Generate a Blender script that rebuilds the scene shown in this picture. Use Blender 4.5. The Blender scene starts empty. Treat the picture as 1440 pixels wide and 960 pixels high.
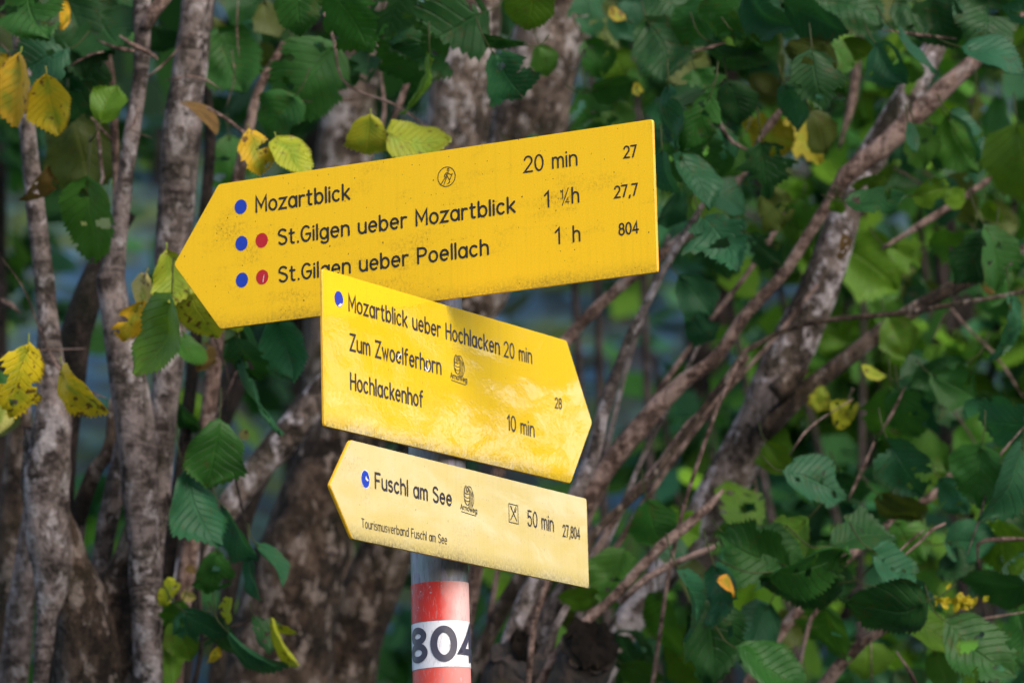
import bpy, math, random
from mathutils import Vector, Matrix, noise
R_ = math.radians
sc = bpy.context.scene
COL = sc.collection
rnd = random.Random(7)

# ------------------------------------------------------------------ camera
EYE = Vector((0, 0, 1.6))
PITCH, ROLL, FPX = R_(10.7895), R_(-1.4656), 5566.6
_F = Vector((0, math.cos(PITCH), math.sin(PITCH)))
_U0 = Vector((0, -math.sin(PITCH), math.cos(PITCH)))
_R0 = Vector((1, 0, 0))
CR = math.cos(ROLL) * _R0 + math.sin(ROLL) * _U0
CU = math.cos(ROLL) * _U0 - math.sin(ROLL) * _R0
CF = _F
cam_d = bpy.data.cameras.new('camera')
cam = bpy.data.objects.new('camera', cam_d)
COL.objects.link(cam)
m = Matrix((CR, CU, -CF)).transposed().to_4x4()
m.translation = EYE
cam.matrix_world = m
cam_d.sensor_width = 36.0
cam_d.lens = FPX / 1440 * 36.0
cam_d.clip_start, cam_d.clip_end = 0.05, 2000
cam_d.dof.use_dof = True
cam_d.dof.focus_distance = 4.02
cam_d.dof.aperture_fstop = 7.0
sc.camera = cam

# ------------------------------------------------------------------ world, sun, exposure
SUN_TO = Vector((0.52, -0.62, 0.60)).normalized()
wd = bpy.data.worlds.new('World')
sc.world = wd
wd.use_nodes = True
nt = wd.node_tree
sky = nt.nodes.new('ShaderNodeTexSky')
sky.sky_type = 'NISHITA'
sky.sun_disc = False
sky.sun_elevation = math.asin(SUN_TO.z)
sky.sun_rotation = math.atan2(SUN_TO.x, SUN_TO.y)
sky.air_density, sky.dust_density, sky.ozone_density = 1.0, 3.0, 1.0
bg = nt.nodes['Background']
bg.inputs['Strength'].default_value = 0.15
nt.links.new(sky.outputs[0], bg.inputs[0])
sun_d = bpy.data.lights.new('sun', 'SUN')
sun_d.energy = 0.8
sun_d.angle = R_(30)
sun_d.color = (1.0, 0.97, 0.93)
sun = bpy.data.objects.new('sun', sun_d)
sun.rotation_euler = SUN_TO.to_track_quat('Z', 'Y').to_euler()
COL.objects.link(sun)
vs = sc.view_settings
vs.view_transform, vs.look, vs.gamma, vs.use_curve_mapping = 'Standard', 'None', 1.0, False
vs.exposure = 1.17
sc.cycles.use_denoising = True
sc.cycles.max_bounces = 6
sc.cycles.diffuse_bounces = 3
sc.cycles.glossy_bounces = 3
sc.cycles.transmission_bounces = 3
sc.cycles.sample_clamp_indirect = 4.0


# ------------------------------------------------------------------ helpers
def at(px, py, d):
    """point seen at photo pixel (px, py), d metres in front of the lens"""
    return EYE + d * (CF + CR * ((px - 720) / FPX) + CU * ((480 - py) / FPX))


def smooth(a, b, x):
    t = min(1, max(0, (x - a) / (b - a)))
    return t * t * (3 - 2 * t)


def ground_z(x, y):
    az = abs(math.atan2(x, max(y, 0.01))) if y > 0 else 3.0
    r = math.hypot(x, y)
    wedge = 1 - smooth(R_(26), R_(46), az)
    h = max(0, r - 7.0)
    h = 0.66 * h * h / (h + 1.5) if h > 0 else 0
    return wedge * min(h, 46) + 0.10 * noise.noise(Vector((x * .35, y * .35, 2))) * smooth(1.5, 6, r)


class MB:
    """collects vertices, faces, uvs, tints and builds one mesh object"""
    def __init__(s):
        s.v, s.f, s.uv, s.tint, s.mi = [], [], {}, [], []
        s.t = (1, 1, 1)

    def add(s, verts, faces, uvs=None, tint=None, mi=0):
        o = len(s.v)
        s.v += [Vector(p) for p in verts]
        s.tint += [tint or s.t] * len(verts)
        for fc in faces:
            s.f.append([o + k for k in fc])
            s.mi.append(mi)
        if uvs:
            for k, q in enumerate(uvs):
                s.uv[o + k] = q

    def build(s, name, mats, parent=None, smooth_=True, base=None):
        mats = mats if isinstance(mats, (list, tuple)) else [mats]
        base = base if base is not None else (parent.matrix_basis.translation if parent else Vector())
        me = bpy.data.meshes.new(name)
        me.from_pydata([p - base for p in s.v], [], s.f)
        for mt in mats:
            me.materials.append(mt)
        me.polygons.foreach_set('material_index', s.mi)
        me.polygons.foreach_set('use_smooth', [smooth_] * len(s.f))
        if s.uv:
            ul = me.uv_layers.new(name='UVMap')
            flat = []
            for lp in me.loops:
                flat += s.uv.get(lp.vertex_index, (0, 0))
            ul.data.foreach_set('uv', flat)
        ca = me.color_attributes.new('tint', 'FLOAT_COLOR', 'POINT')
        flat = []
        for c in s.tint:
            flat += [c[0], c[1], c[2], 1]
        ca.data.foreach_set('color', flat)
        me.update()
        o = bpy.data.objects.new(name, me)
        COL.objects.link(o)
        if parent:
            o.parent = parent
        else:
            o.location = base
        return o


def thing(name, label, cat, loc, group=None):
    o = bpy.data.objects.new(name, None)
    o.empty_display_size = 0.1
    COL.objects.link(o)
    o.location = loc
    o['label'], o['category'] = label, cat
    if group:
        o['group'] = group
    return o


def spline(pts, step):
    """smooth curve through (Vector, radius) points; tangents scaled to the segment so uneven spacing does not overshoot"""
    out = []
    n = len(pts)
    tan = []
    for i in range(n):
        if i == 0 or i == n - 1:
            j = 0 if i == 0 else n - 2
            tan.append((pts[j + 1][0] - pts[j][0]).normalized())
        else:
            h0, h1 = (pts[i][0] - pts[i - 1][0]), (pts[i + 1][0] - pts[i][0])
            l0, l1 = max(1e-6, h0.length), max(1e-6, h1.length)
            tan.append(((h0 / l0) * l1 + (h1 / l1) * l0) / (l0 + l1))
    for i in range(n - 1):
        p1, p2 = pts[i], pts[i + 1]
        h = (p2[0] - p1[0]).length
        k = max(1, int(h / step))
        for j in range(k):
            t = j / k
            t2, t3 = t * t, t ** 3
            p = p1[0] * (2 * t3 - 3 * t2 + 1) + tan[i] * h * (t3 - 2 * t2 + t) + p2[0] * (3 * t2 - 2 * t3) + tan[i + 1] * h * (t3 - t2)
            out.append((p, max(.0004, p1[1] + (p2[1] - p1[1]) * (t * t * (3 - 2 * t)))))
    out.append(pts[-1])
    return out


def tube(mb, pts, sides=14, step=0.025, rough=0.10, seed=0.0, cap=True, tint=None, knots=0.0, mi=0):
    sp = spline(pts, step)
    n = len(sp)
    prev = None
    verts, faces, uvs = [], [], []
    ln = 0
    for i, (p, r) in enumerate(sp):
        d = (sp[min(i + 1, n - 1)][0] - sp[max(i - 1, 0)][0]).normalized()
        if prev is None:
            x = d.orthogonal().normalized()
        else:
            x = (prev - d * prev.dot(d)).normalized()
        prev = x
        y = d.cross(x)
        if i:
            ln += (p - sp[i - 1][0]).length
        for k in range(sides):
            a = 2 * math.pi * k / sides
            dirn = x * math.cos(a) + y * math.sin(a)
            rr = r
            if rough:
                q = p + dirn * r
                rr = r * (1 + rough * noise.noise(q * (2.2 / max(r, .012)) * .5 + Vector((seed, 0, 0))) +
                          rough * .9 * noise.noise(q * 9 + Vector((seed, 5, 0))) + rough * .35 * noise.noise(q * 34 + Vector((5, seed, 0))))
                if knots:
                    kn = noise.noise(q * 6 + Vector((0, seed, 3)))
                    rr += r * knots * max(0, kn - .25) * 1.6
            verts.append(p + dirn * rr)
            uvs.append((k / sides, ln))
    for i in range(n - 1):
        for k in range(sides):
            k2 = (k + 1) % sides
            faces.append((i * sides + k, i * sides + k2, (i + 1) * sides + k2, (i + 1) * sides + k))
    if cap:
        faces.append(tuple(range(sides - 1, -1, -1)))
        faces.append(tuple((n - 1) * sides + k for k in range(sides)))
    mb.add(verts, faces, uvs, tint, mi)
    return sp


# ------------------------------------------------------------------ materials
def new_mat(name):
    mt = bpy.data.materials.new(name)
    mt.use_nodes = True
    t = mt.node_tree
    return mt, t, t.nodes['Principled BSDF'], t.nodes['Material Output']


def N(t, kind, **kw):
    n = t.nodes.new(kind)
    for k, v in kw.items():
        if k in n.inputs:
            n.inputs[k].default_value = v
        else:
            setattr(n, k, v)
    return n


def tex(t, kind, coord, scale=None, **kw):
    n = N(t, kind, **kw)
    if scale is not None and not isinstance(scale, (int, float)):
        mp = t.nodes.new('ShaderNodeMapping')
        mp.inputs['Scale'].default_value = scale
        t.links.new(coord, mp.inputs['Vector'])
        coord = mp.outputs[0]
        n.inputs['Scale'].default_value = 1.0
    elif scale is not None:
        n.inputs['Scale'].default_value = scale
    t.links.new(coord, n.inputs['Vector'])
    return n


def ramp(t, src, lo, hi, clo=(0, 0, 0, 1), chi=(1, 1, 1, 1)):
    n = t.nodes.new('ShaderNodeValToRGB')
    if lo > hi:
        lo, hi, clo, chi = hi, lo, chi, clo
    n.color_ramp.elements[0].position, n.color_ramp.elements[1].position = lo, hi
    n.color_ramp.elements[0].color, n.color_ramp.elements[1].color = clo, chi
    t.links.new(src, n.inputs[0])
    return n.outputs[0]


def mix(t, fac, a, b, mode='MIX'):
    n = t.nodes.new('ShaderNodeMix')
    n.data_type = 'RGBA'
    n.blend_type = mode
    for sock, v in ((n.inputs[0], fac), (n.inputs[6], a), (n.inputs[7], b)):
        if isinstance(v, bpy.types.NodeSocket):
            t.links.new(v, sock)
        elif isinstance(v, (int, float)):
            sock.default_value = v
        else:
            sock.default_value = (*v, 1) if len(v) == 3 else v
    return n.outputs[2]


def math_(t, op, a, b=None, c=None):
    n = t.nodes.new('ShaderNodeMath')
    n.operation = op
    for i, v in enumerate((a, b, c)):
        if v is None:
            continue
        if isinstance(v, bpy.types.NodeSocket):
            t.links.new(v, n.inputs[i])
        else:
            n.inputs[i].default_value = v
    return n.outputs[0]


def bump(t, bsdf, h, strength, dist):
    n = t.nodes.new('ShaderNodeBump')
    n.inputs['Strength'].default_value = strength
    n.inputs['Distance'].default_value = dist
    t.links.new(h, n.inputs['Height'])
    t.links.new(n.outputs[0], bsdf.inputs['Normal'])


def obj_co(t):
    return t.nodes.new('ShaderNodeTexCoord').outputs['Object']


def bark(name, dark, mid, light, lichen=(.42, .38, .38), lich_lo=.60, moss=0.0, bands=.5, scale=1.0, foot=None):
    """mottled bark: dark cracks and blotches, mid tone, pale flecks, lichen patches and cross bands"""
    mt, t, b, o = new_mat(name)
    co = obj_co(t)
    big = tex(t, 'ShaderNodeTexNoise', co, 13.0 * scale, Detail=3.0, Roughness=.6)
    mot = tex(t, 'ShaderNodeTexNoise', co, (52 * scale, 52 * scale, 40 * scale), Detail=7.0, Roughness=.74)
    fine = tex(t, 'ShaderNodeTexNoise', co, (110, 110, 150), Detail=5.0, Roughness=.75)
    fis = tex(t, 'ShaderNodeTexNoise', co, (85, 85, 20), Detail=5.0, Roughness=.7)
    ban = tex(t, 'ShaderNodeTexNoise', co, (16, 16, 120), Detail=4.0, Roughness=.7)
    mv = math_(t, 'ADD', mot.outputs[0], math_(t, 'MULTIPLY_ADD', big.outputs[0], .7, -.35))
    col = mix(t, ramp(t, mv, .42, .51), dark, mid)
    col = mix(t, ramp(t, mv, .52, .60), col, light)
    col = mix(t, math_(t, 'MULTIPLY', ramp(t, ban.outputs[0], .50, .64), bands), col, tuple(c * 1.15 for c in light))
    col = mix(t, math_(t, 'MULTIPLY', ramp(t, ban.outputs[0], .44, .34), bands), col, dark)
    col = mix(t, math_(t, 'MULTIPLY', ramp(t, fis.outputs[0], .46, .36), .75), col, tuple(c * .45 for c in dark))
    col = mix(t, math_(t, 'MULTIPLY', ramp(t, fine.outputs[0], .54, .70), .45), col, tuple(c * 1.3 for c in light))
    pn = tex(t, 'ShaderNodeTexNoise', co, (44, 44, 30), Detail=6.0, Roughness=.68)
    pn2 = tex(t, 'ShaderNodeTexNoise', co, 8.0, Detail=2.0)
    pm = ramp(t, math_(t, 'ADD', pn.outputs[0], math_(t, 'MULTIPLY_ADD', pn2.outputs[0], .35, -.175)), lich_lo, lich_lo + .07)
    lc = mix(t, ramp(t, fine.outputs[0], .35, .65), tuple(c * .55 for c in lichen), tuple(min(1, c * 1.25) for c in lichen))
    col = mix(t, math_(t, 'MULTIPLY', pm, .9), col, lc)
    if moss:
        mn = tex(t, 'ShaderNodeTexNoise', co, 14.0, Detail=6.0, Roughness=.65)
        col = mix(t, math_(t, 'MULTIPLY', ramp(t, mn.outputs[0], .5, .66), moss), col, (.030, .034, .010))
    if foot:
        sz = t.nodes.new('ShaderNodeSeparateXYZ')
        t.links.new(co, sz.inputs[0])
        mr = t.nodes.new('ShaderNodeMapRange')
        mr.inputs[1].default_value, mr.inputs[2].default_value = foot[1], foot[0]
        t.links.new(math_(t, 'ADD', sz.outputs[2], math_(t, 'MULTIPLY_ADD', big.outputs[0], .8, -.4)), mr.inputs[0])
        col = mix(t, math_(t, 'MULTIPLY', mr.outputs[0], .8), col, mix(t, 1.0, col, (.50, .43, .36), 'MULTIPLY'))
    t.links.new(col, b.inputs['Base Color'])
    b.inputs['Roughness'].default_value = .85
    b.inputs['Specular IOR Level'].default_value = .2
    h = math_(t, 'ADD', math_(t, 'MULTIPLY', fis.outputs[0], .8), math_(t, 'ADD', math_(t, 'MULTIPLY', mv, 1.2), math_(t, 'MULTIPLY', fine.outputs[0], .6)))
    bump(t, b, h, 1.0, .012)
    return mt


BARK_HAZEL = bark('bark_hazel', (.034, .024, .020), (.120, .091, .081), (.26, .205, .192), (.43, .375, .37), .545, .2, .5)
BARK_OLD = bark('bark_old', (.020, .013, .009), (.078, .055, .041), (.185, .138, .112), (.44, .385, .37), .53, .45, .15, .8, (2.55, 2.95))
BARK_LICHEN = bark('bark_lichen', (.024, .016, .010), (.115, .085, .070), (.25, .195, .178), (.54, .48, .50), .50, .4, .1)
BARK_TWIG = bark('bark_twig', (.055, .030, .022), (.19, .122, .098), (.34, .235, .20), (.34, .27, .25), .60, 0, .35, 1.4)
BARK_GREY = bark('bark_grey', (.045, .034, .030), (.15, .118, .108), (.28, .23, .22), (.42, .37, .39), .54, .1, .25)
BARK_DARK = bark('bark_dark', (.008, .006, .005), (.024, .017, .014), (.055, .038, .032), (.13, .10, .10), .64, .3, .2)
BARK_FAR = bark('bark_far', (.018, .013, .013), (.045, .033, .031), (.075, .055, .054), (.13, .11, .12), .62, .3, .2)


def wood_cut():
    mt, t, b, o = new_mat('rotten_wood')
    co = obj_co(t)
    n = tex(t, 'ShaderNodeTexNoise', co, 45.0, Detail=6.0, Roughness=.7)
    n2 = tex(t, 'ShaderNodeTexNoise', co, 14.0, Detail=3.0)
    c = mix(t, ramp(t, n.outputs[0], .45, .75), (.003, .0025, .002), (.016, .011, .008))
    c = mix(t, ramp(t, n2.outputs[0], .55, .7), c, (.009, .006, .004))
    t.links.new(c, b.inputs['Base Color'])
    b.inputs['Roughness'].default_value = .9
    b.inputs['Specular IOR Level'].default_value = .08
    bump(t, b, n.outputs[0], 1.0, .012)
    return mt


WOOD_CUT = wood_cut()


def stump_bark():
    mt, t, b, o = new_mat('stump_bark')
    co = obj_co(t)
    n = tex(t, 'ShaderNodeTexNoise', co, (60, 60, 20), Detail=6.0, Roughness=.7)
    n2 = tex(t, 'ShaderNodeTexNoise', co, 16.0, Detail=4.0)
    c = mix(t, ramp(t, n.outputs[0], .42, .66), (.005, .0035, .003), (.045, .025, .017))
    c = mix(t, ramp(t, n2.outputs[0], .5, .64), c, (.05, .035, .012))
    t.links.new(c, b.inputs['Base Color'])
    b.inputs['Roughness'].default_value = .85
    bump(t, b, n.outputs[0], 1.0, .012)
    return mt


STUMP = stump_bark()


def leaf_mat(name, spots=0.0, green=0.0, trans=.22, rough=.42, spec=.45):
    mt, t, b, o = new_mat(name)
    at_ = N(t, 'ShaderNodeAttribute', attribute_name='tint')
    uv = t.nodes.new('ShaderNodeTexCoord').outputs['UV']
    sep = t.nodes.new('ShaderNodeSeparateXYZ')
    t.links.new(uv, sep.inputs[0])
    s, tt = sep.outputs[0], sep.outputs[1]
    at0 = math_(t, 'ABSOLUTE', tt)
    # side veins sweep towards the tip
    q = math_(t, 'SUBTRACT', math_(t, 'MULTIPLY', s, 9.5), math_(t, 'MULTIPLY', at0, 2.6))
    tri = math_(t, 'ABSOLUTE', math_(t, 'SUBTRACT', math_(t, 'FRACT', q), .5))
    vein = ramp(t, tri, .40, .5)
    mid = ramp(t, at0, .055, .02)
    v = math_(t, 'MAXIMUM', math_(t, 'MULTIPLY', vein, .75), mid)
    co = obj_co(t)
    n1 = tex(t, 'ShaderNodeTexNoise', co, 38.0, Detail=4.0, Roughness=.6)
    n2 = tex(t, 'ShaderNodeTexNoise', co, 220.0, Detail=3.0)
    col = mix(t, ramp(t, n1.outputs[0], .3, .72), mix(t, 1.0, at_.outputs[0], (.68, .74, .72), 'MULTIPLY'), at_.outputs[0])
    if green:
        gm = math_(t, 'MULTIPLY', ramp(t, math_(t, 'ADD', n1.outputs[0], math_(t, 'MULTIPLY', math_(t, 'SUBTRACT', .6, at0), .25)), .50, .68), green)
        col = mix(t, gm, col, (.12, .19, .012))
    if spots:
        n3 = tex(t, 'ShaderNodeTexNoise', co, 130.0, Detail=2.0)
        n4 = tex(t, 'ShaderNodeTexNoise', co, 24.0, Detail=2.0)
        sm = ramp(t, math_(t, 'ADD', n3.outputs[0], math_(t, 'MULTIPLY_ADD', n4.outputs[0], .5, -.25)), .64, .70)
        edge = math_(t, 'MULTIPLY', ramp(t, at0, .86, 1.0), ramp(t, n4.outputs[0], .5, .65))
        col = mix(t, math_(t, 'MULTIPLY', math_(t, 'MAXIMUM', sm, edge), spots), col, (.07, .030, .008))
    col = mix(t, math_(t, 'MULTIPLY', v, .25), col, mix(t, 1.0, col, (2.3, 1.8, 1.9), 'MULTIPLY'))
    t.links.new(col, b.inputs['Base Color'])
    b.inputs['Roughness'].default_value = rough
    b.inputs['Specular IOR Level'].default_value = spec
    h = math_(t, 'SUBTRACT', math_(t, 'MULTIPLY', n2.outputs[0], .3), v)
    bump(t, b, h, .7, .0022)
    tr = t.nodes.new('ShaderNodeBsdfTranslucent')
    t.links.new(mix(t, 1.0, col, (1.5, 1.5, .7), 'MULTIPLY'), tr.inputs[0])
    ms = t.nodes.new('ShaderNodeMixShader')
    ms.inputs[0].default_value = trans
    t.links.new(b.outputs[0], ms.inputs[1])
    t.links.new(tr.outputs[0], ms.inputs[2])
    t.links.new(ms.outputs[0], o.inputs[0])
    return mt


LEAF = leaf_mat('leaf_green', spots=.25, rough=.52, spec=.2)
LEAF_Y = leaf_mat('leaf_yellow', spots=.9, green=.75, trans=.2, spec=.25, rough=.55)
LEAF_B = leaf_mat('leaf_withered', spots=.5, trans=.1, spec=.15, rough=.7)
LEAF_FAR = leaf_mat('leaf_far', trans=.15, spec=.3, rough=.55)


def paint(name, colour, dirt_scale=1.0, streak=1.0, rough=.16, spec=.6, coat=1.0, coat_ior=1.7, dirt_amt=.8, bot=-.078, fade=None):
    """glossy sign face: soft blotches, tiny black specks and grime near the lower edge"""
    mt, t, b, o = new_mat(name)
    co = obj_co(t)
    sep = t.nodes.new('ShaderNodeSeparateXYZ')
    t.links.new(co, sep.inputs[0])
    big = tex(t, 'ShaderNodeTexNoise', co, (11, 11, 26), Detail=6.0, Roughness=.68)
    fine = tex(t, 'ShaderNodeTexNoise', co, (330, 330, 260), Detail=5.0, Roughness=.75)
    spk = tex(t, 'ShaderNodeTexNoise', co, (360, 360, 260), Detail=1.0)
    grain = tex(t, 'ShaderNodeTexNoise', co, 700.0, Detail=2.0)
    c = mix(t, ramp(t, grain.outputs[0], .3, .7), tuple(x * .91 for x in colour), tuple(min(1, x * 1.05) for x in colour))
    if fade:
        c = mix(t, ramp(t, big.outputs[0], .35, .7), c, fade)
    # blotchy film of dirt
    m1 = math_(t, 'MULTIPLY', ramp(t, big.outputs[0], .52, .66), ramp(t, fine.outputs[0], .45, .66))
    run = tex(t, 'ShaderNodeTexNoise', co, (240, 240, 5), Detail=4.0, Roughness=.7)
    c = mix(t, math_(t, 'MULTIPLY', ramp(t, run.outputs[0], .52, .68), .16), c, tuple(x * .62 for x in colour))
    # grime creeping up from the lower edge
    low = ramp(t, sep.outputs[2], bot + .022, bot - .002)
    low.node.color_ramp.elements[0].position, low.node.color_ramp.elements[1].position = 0, 1
    mr = t.nodes.new('ShaderNodeMapRange')
    mr.inputs[1].default_value, mr.inputs[2].default_value = bot + .020, bot + .001
    t.links.new(sep.outputs[2], mr.inputs[0])
    low = mr.outputs[0]
    m2 = math_(t, 'MULTIPLY', math_(t, 'MULTIPLY', low, low), ramp(t, math_(t, 'ADD', fine.outputs[0], math_(t, 'MULTIPLY', big.outputs[0], .35)), .50, .78))
    c = mix(t, math_(t, 'MULTIPLY', m1, .5 * dirt_amt), c, (.16, .085, .008))
    c = mix(t, math_(t, 'MULTIPLY', m2, .8 * streak), c, (.075, .055, .012))
    c = mix(t, math_(t, 'MULTIPLY', ramp(t, math_(t, 'ADD', spk.outputs[0], math_(t, 'MULTIPLY', big.outputs[0], .22)), .83, .88), .8 * dirt_amt), c, (.03, .018, .006))
    t.links.new(c, b.inputs['Base Color'])
    b.inputs['Roughness'].default_value = .55
    b.inputs['Specular IOR Level'].default_value = .2
    b.inputs['Coat Weight'].default_value = coat
    b.inputs['Coat IOR'].default_value = coat_ior
    b.inputs['Coat Roughness'].default_value = rough
    orange = tex(t, 'ShaderNodeTexNoise', co, 130.0, Detail=2.0)
    wav = tex(t, 'ShaderNodeTexNoise', co, (7, 7, 11), Detail=2.0)
    h = math_(t, 'ADD', math_(t, 'MULTIPLY', orange.outputs[0], .06), math_(t, 'MULTIPLY', wav.outputs[0], 1.5))
    bp = t.nodes.new('ShaderNodeBump')
    bp.inputs['Strength'].default_value = .8
    bp.inputs['Distance'].default_value = .0022
    t.links.new(h, bp.inputs['Height'])
    t.links.new(bp.outputs[0], b.inputs['Coat Normal'])
    return mt


def flat(name, c, rough=.4, spec=.4, vary=.12, sc_=300.0):
    mt, t, b, o = new_mat(name)
    n = tex(t, 'ShaderNodeTexNoise', obj_co(t), sc_, Detail=3.0)
    t.links.new(mix(t, ramp(t, n.outputs[0], .3, .7), tuple(x * (1 - vary) for x in c), tuple(min(1, x * (1 + vary)) for x in c)), b.inputs['Base Color'])
    b.inputs['Roughness'].default_value = rough
    b.inputs['Specular IOR Level'].default_value = spec
    return mt


YEL1 = paint('yellow_paint', (.78, .455, .0015), dirt_amt=1.25, streak=.7, rough=.35, coat=.15, coat_ior=1.5)
YEL2 = paint('bright_yellow_paint', (.70, .46, .002), dirt_amt=.5, streak=1.0, rough=.06, coat_ior=2.5)
CREAM = paint('faded_yellow_paint', (.58, .45, .14), dirt_amt=.6, streak=1.0, bot=-.048, rough=.11, coat_ior=2.3, fade=(.61, .49, .21))
EDGE = flat('yellow_edge', (.62, .33, .006), .45, .4)
INK = flat('black_ink', (.018, .015, .013), .45, .3)
INK2 = flat('faded_ink', (.024, .016, .020), .35, .4)
BLUE = flat('blue_paint', (.004, .030, .33), .35, .4)
RED = flat('red_paint', (.40, .003, .005), .35, .4)
CHIP = flat('bare_metal_chip', (.62, .62, .60), .5, .5)


def galv():
    mt, t, b, o = new_mat('galvanised_steel')
    co = obj_co(t)
    n = tex(t, 'ShaderNodeTexVoronoi', co, (90, 90, 40))
    n2 = tex(t, 'ShaderNodeTexNoise', co, (60, 60, 14), Detail=6.0, Roughness=.7)
    n3 = tex(t, 'ShaderNodeTexNoise', co, (240, 240, 60), Detail=4.0)
    c = mix(t, ramp(t, n2.outputs[0], .3, .7), (.075, .08, .115), (.20, .205, .28))
    c = mix(t, .25, c, n.outputs['Color'], 'OVERLAY')
    hs = t.nodes.new('ShaderNodeHueSaturation')
    hs.inputs['Saturation'].default_value = .55
    t.links.new(c, hs.inputs['Color'])
    c = mix(t, math_(t, 'MULTIPLY', ramp(t, n3.outputs[0], .58, .7), .6), hs.outputs[0], (.055, .05, .06))
    t.links.new(c, b.inputs['Base Color'])
    b.inputs['Metallic'].default_value = .35
    b.inputs['Roughness'].default_value = .45
    bump(t, b, n2.outputs[0], .25, .001)
    return mt


GALV = galv()


def sticker(name, c, pale_side, lo, hi, rough=.28):
    """printed foil; the colour turns paler towards +x with a blotchy border"""
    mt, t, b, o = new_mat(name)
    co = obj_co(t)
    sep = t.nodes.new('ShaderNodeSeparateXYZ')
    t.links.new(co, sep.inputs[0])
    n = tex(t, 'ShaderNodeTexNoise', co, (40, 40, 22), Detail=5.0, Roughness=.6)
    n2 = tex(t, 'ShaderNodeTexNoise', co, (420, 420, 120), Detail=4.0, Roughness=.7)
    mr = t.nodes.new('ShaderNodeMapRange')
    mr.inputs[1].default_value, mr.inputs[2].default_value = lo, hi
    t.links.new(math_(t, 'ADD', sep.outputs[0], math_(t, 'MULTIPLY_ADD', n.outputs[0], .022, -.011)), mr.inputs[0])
    col = mix(t, mr.outputs[0], c, pale_side)
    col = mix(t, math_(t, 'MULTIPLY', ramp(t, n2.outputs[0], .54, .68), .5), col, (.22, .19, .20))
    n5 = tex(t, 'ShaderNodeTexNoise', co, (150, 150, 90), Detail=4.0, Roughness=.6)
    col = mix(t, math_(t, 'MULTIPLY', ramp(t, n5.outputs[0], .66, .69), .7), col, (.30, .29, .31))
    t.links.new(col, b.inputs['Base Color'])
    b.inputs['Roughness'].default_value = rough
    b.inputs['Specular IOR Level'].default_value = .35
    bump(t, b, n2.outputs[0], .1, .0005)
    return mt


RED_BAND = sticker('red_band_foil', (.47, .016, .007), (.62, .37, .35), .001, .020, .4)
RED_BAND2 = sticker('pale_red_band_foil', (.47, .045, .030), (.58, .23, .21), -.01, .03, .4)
WHITE_BAND = sticker('white_band_foil', (.52, .52, .57), (.64, .63, .65), -.005, .02)


def hill_mat():
    mt, t, b, o = new_mat('forest_floor')
    co = obj_co(t)
    n1 = tex(t, 'ShaderNodeTexNoise', co, 1.6, Detail=5.0, Roughness=.65)
    n2 = tex(t, 'ShaderNodeTexNoise', co, 6.5, Detail=4.0, Roughness=.6)
    n3 = tex(t, 'ShaderNodeTexVoronoi', co, 5.5, Randomness=1.0)
    n4 = tex(t, 'ShaderNodeTexNoise', co, 3.0, Detail=3.0)
    c = mix(t, ramp(t, n2.outputs[0], .44, .56), (.014, .028, .026), (.045, .10, .085))
    c = mix(t, ramp(t, n4.outputs[0], .50, .58), c, (.050, .080, .022))
    c = mix(t, ramp(t, n1.outputs[0], .47, .56), c, mix(t, ramp(t, n2.outputs[0], .42, .58), (.008, .024, .036), (.022, .074, .14)))  # blue of the hazy distance put into the ground colour
    c = mix(t, math_(t, 'MULTIPLY', ramp(t, n3.outputs['Distance'], .20, .12), ramp(t, n1.outputs[0], .47, .53)), c, (.09, .22, .36))
    c = mix(t, ramp(t, n4.outputs[0], .42, .36), c, (.022, .015, .013))
    t.links.new(c, b.inputs['Base Color'])
    b.inputs['Roughness'].default_value = .9
    return mt


HILL = hill_mat()

# ------------------------------------------------------------------ ground and hillside: one sheet to the horizon
g = MB()
rings = [0, .8, 1.6, 2.6, 3.6, 4.6, 5.6, 6.4, 7, 7.6, 8.3, 9, 10, 11, 12.5, 14, 16, 18, 20.5, 23, 26, 30, 35, 41, 48, 58, 72, 95, 140, 220, 400, 800]
NA = 120
gv, gf = [(0, 0, ground_z(0, 0))], []
for r in rings[1:]:
    for k in range(NA):
        a = 2 * math.pi * k / NA
        x, y = r * math.sin(a), r * math.cos(a)
        gv.append((x, y, ground_z(x, y)))
for k in range(NA):
    gf.append((0, 1 + k, 1 + (k + 1) % NA))
for i in range(len(rings) - 2):
    for k in range(NA):
        a, b_ = 1 + i * NA, 1 + (i + 1) * NA
        k2 = (k + 1) % NA
        gf.append((a + k, b_ + k, b_ + k2, a + k2))
g.add(gv, gf)
go = g.build('hillside', HILL)
go['kind'] = 'structure'


# ------------------------------------------------------------------ leaves
GREEN = dict(
    g=(.020, .084, .011), d=(.012, .054, .011), t=(.016, .076, .029), b=(.066, .145, .007), m=(.036, .108, .009),
    o=(.050, .070, .009), yd=(.26, .20, .008), p=(.50, .42, .13), y=(.48, .34, .008), yo=(.50, .28, .007), yg=(.27, .28, .012), br=(.11, .065, .018), or_=(.50, .22, .012))
YKEYS = ('p', 'y', 'yo', 'yg', 'yd')


def hw(s):
    """half width of a hazel leaf along its midrib"""
    w = .44 * (math.sin(math.pi * min(1, s ** .80)) ** .62) if 0 < s < 1 else 0
    if s > .80:
        w *= 1 - .45 * smooth(.80, 1.0, s)
    return w


def hw_heart(s):
    """broad near the stalk, long pointed tip"""
    w = .50 * (math.sin(math.pi * min(1, s ** .62)) ** .55) if 0 < s < 1 else 0
    return w * (1 - .5 * smooth(.72, 1.0, s))


def hw_shoulder(s):
    """widest past the middle with two blunt shoulders before the tip"""
    w = .43 * (math.sin(math.pi * min(1, s ** 1.05)) ** .50) if 0 < s < 1 else 0
    return w * (1 + .16 * math.exp(-((s - .68) / .07) ** 2) - .55 * smooth(.76, .97, s))


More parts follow.
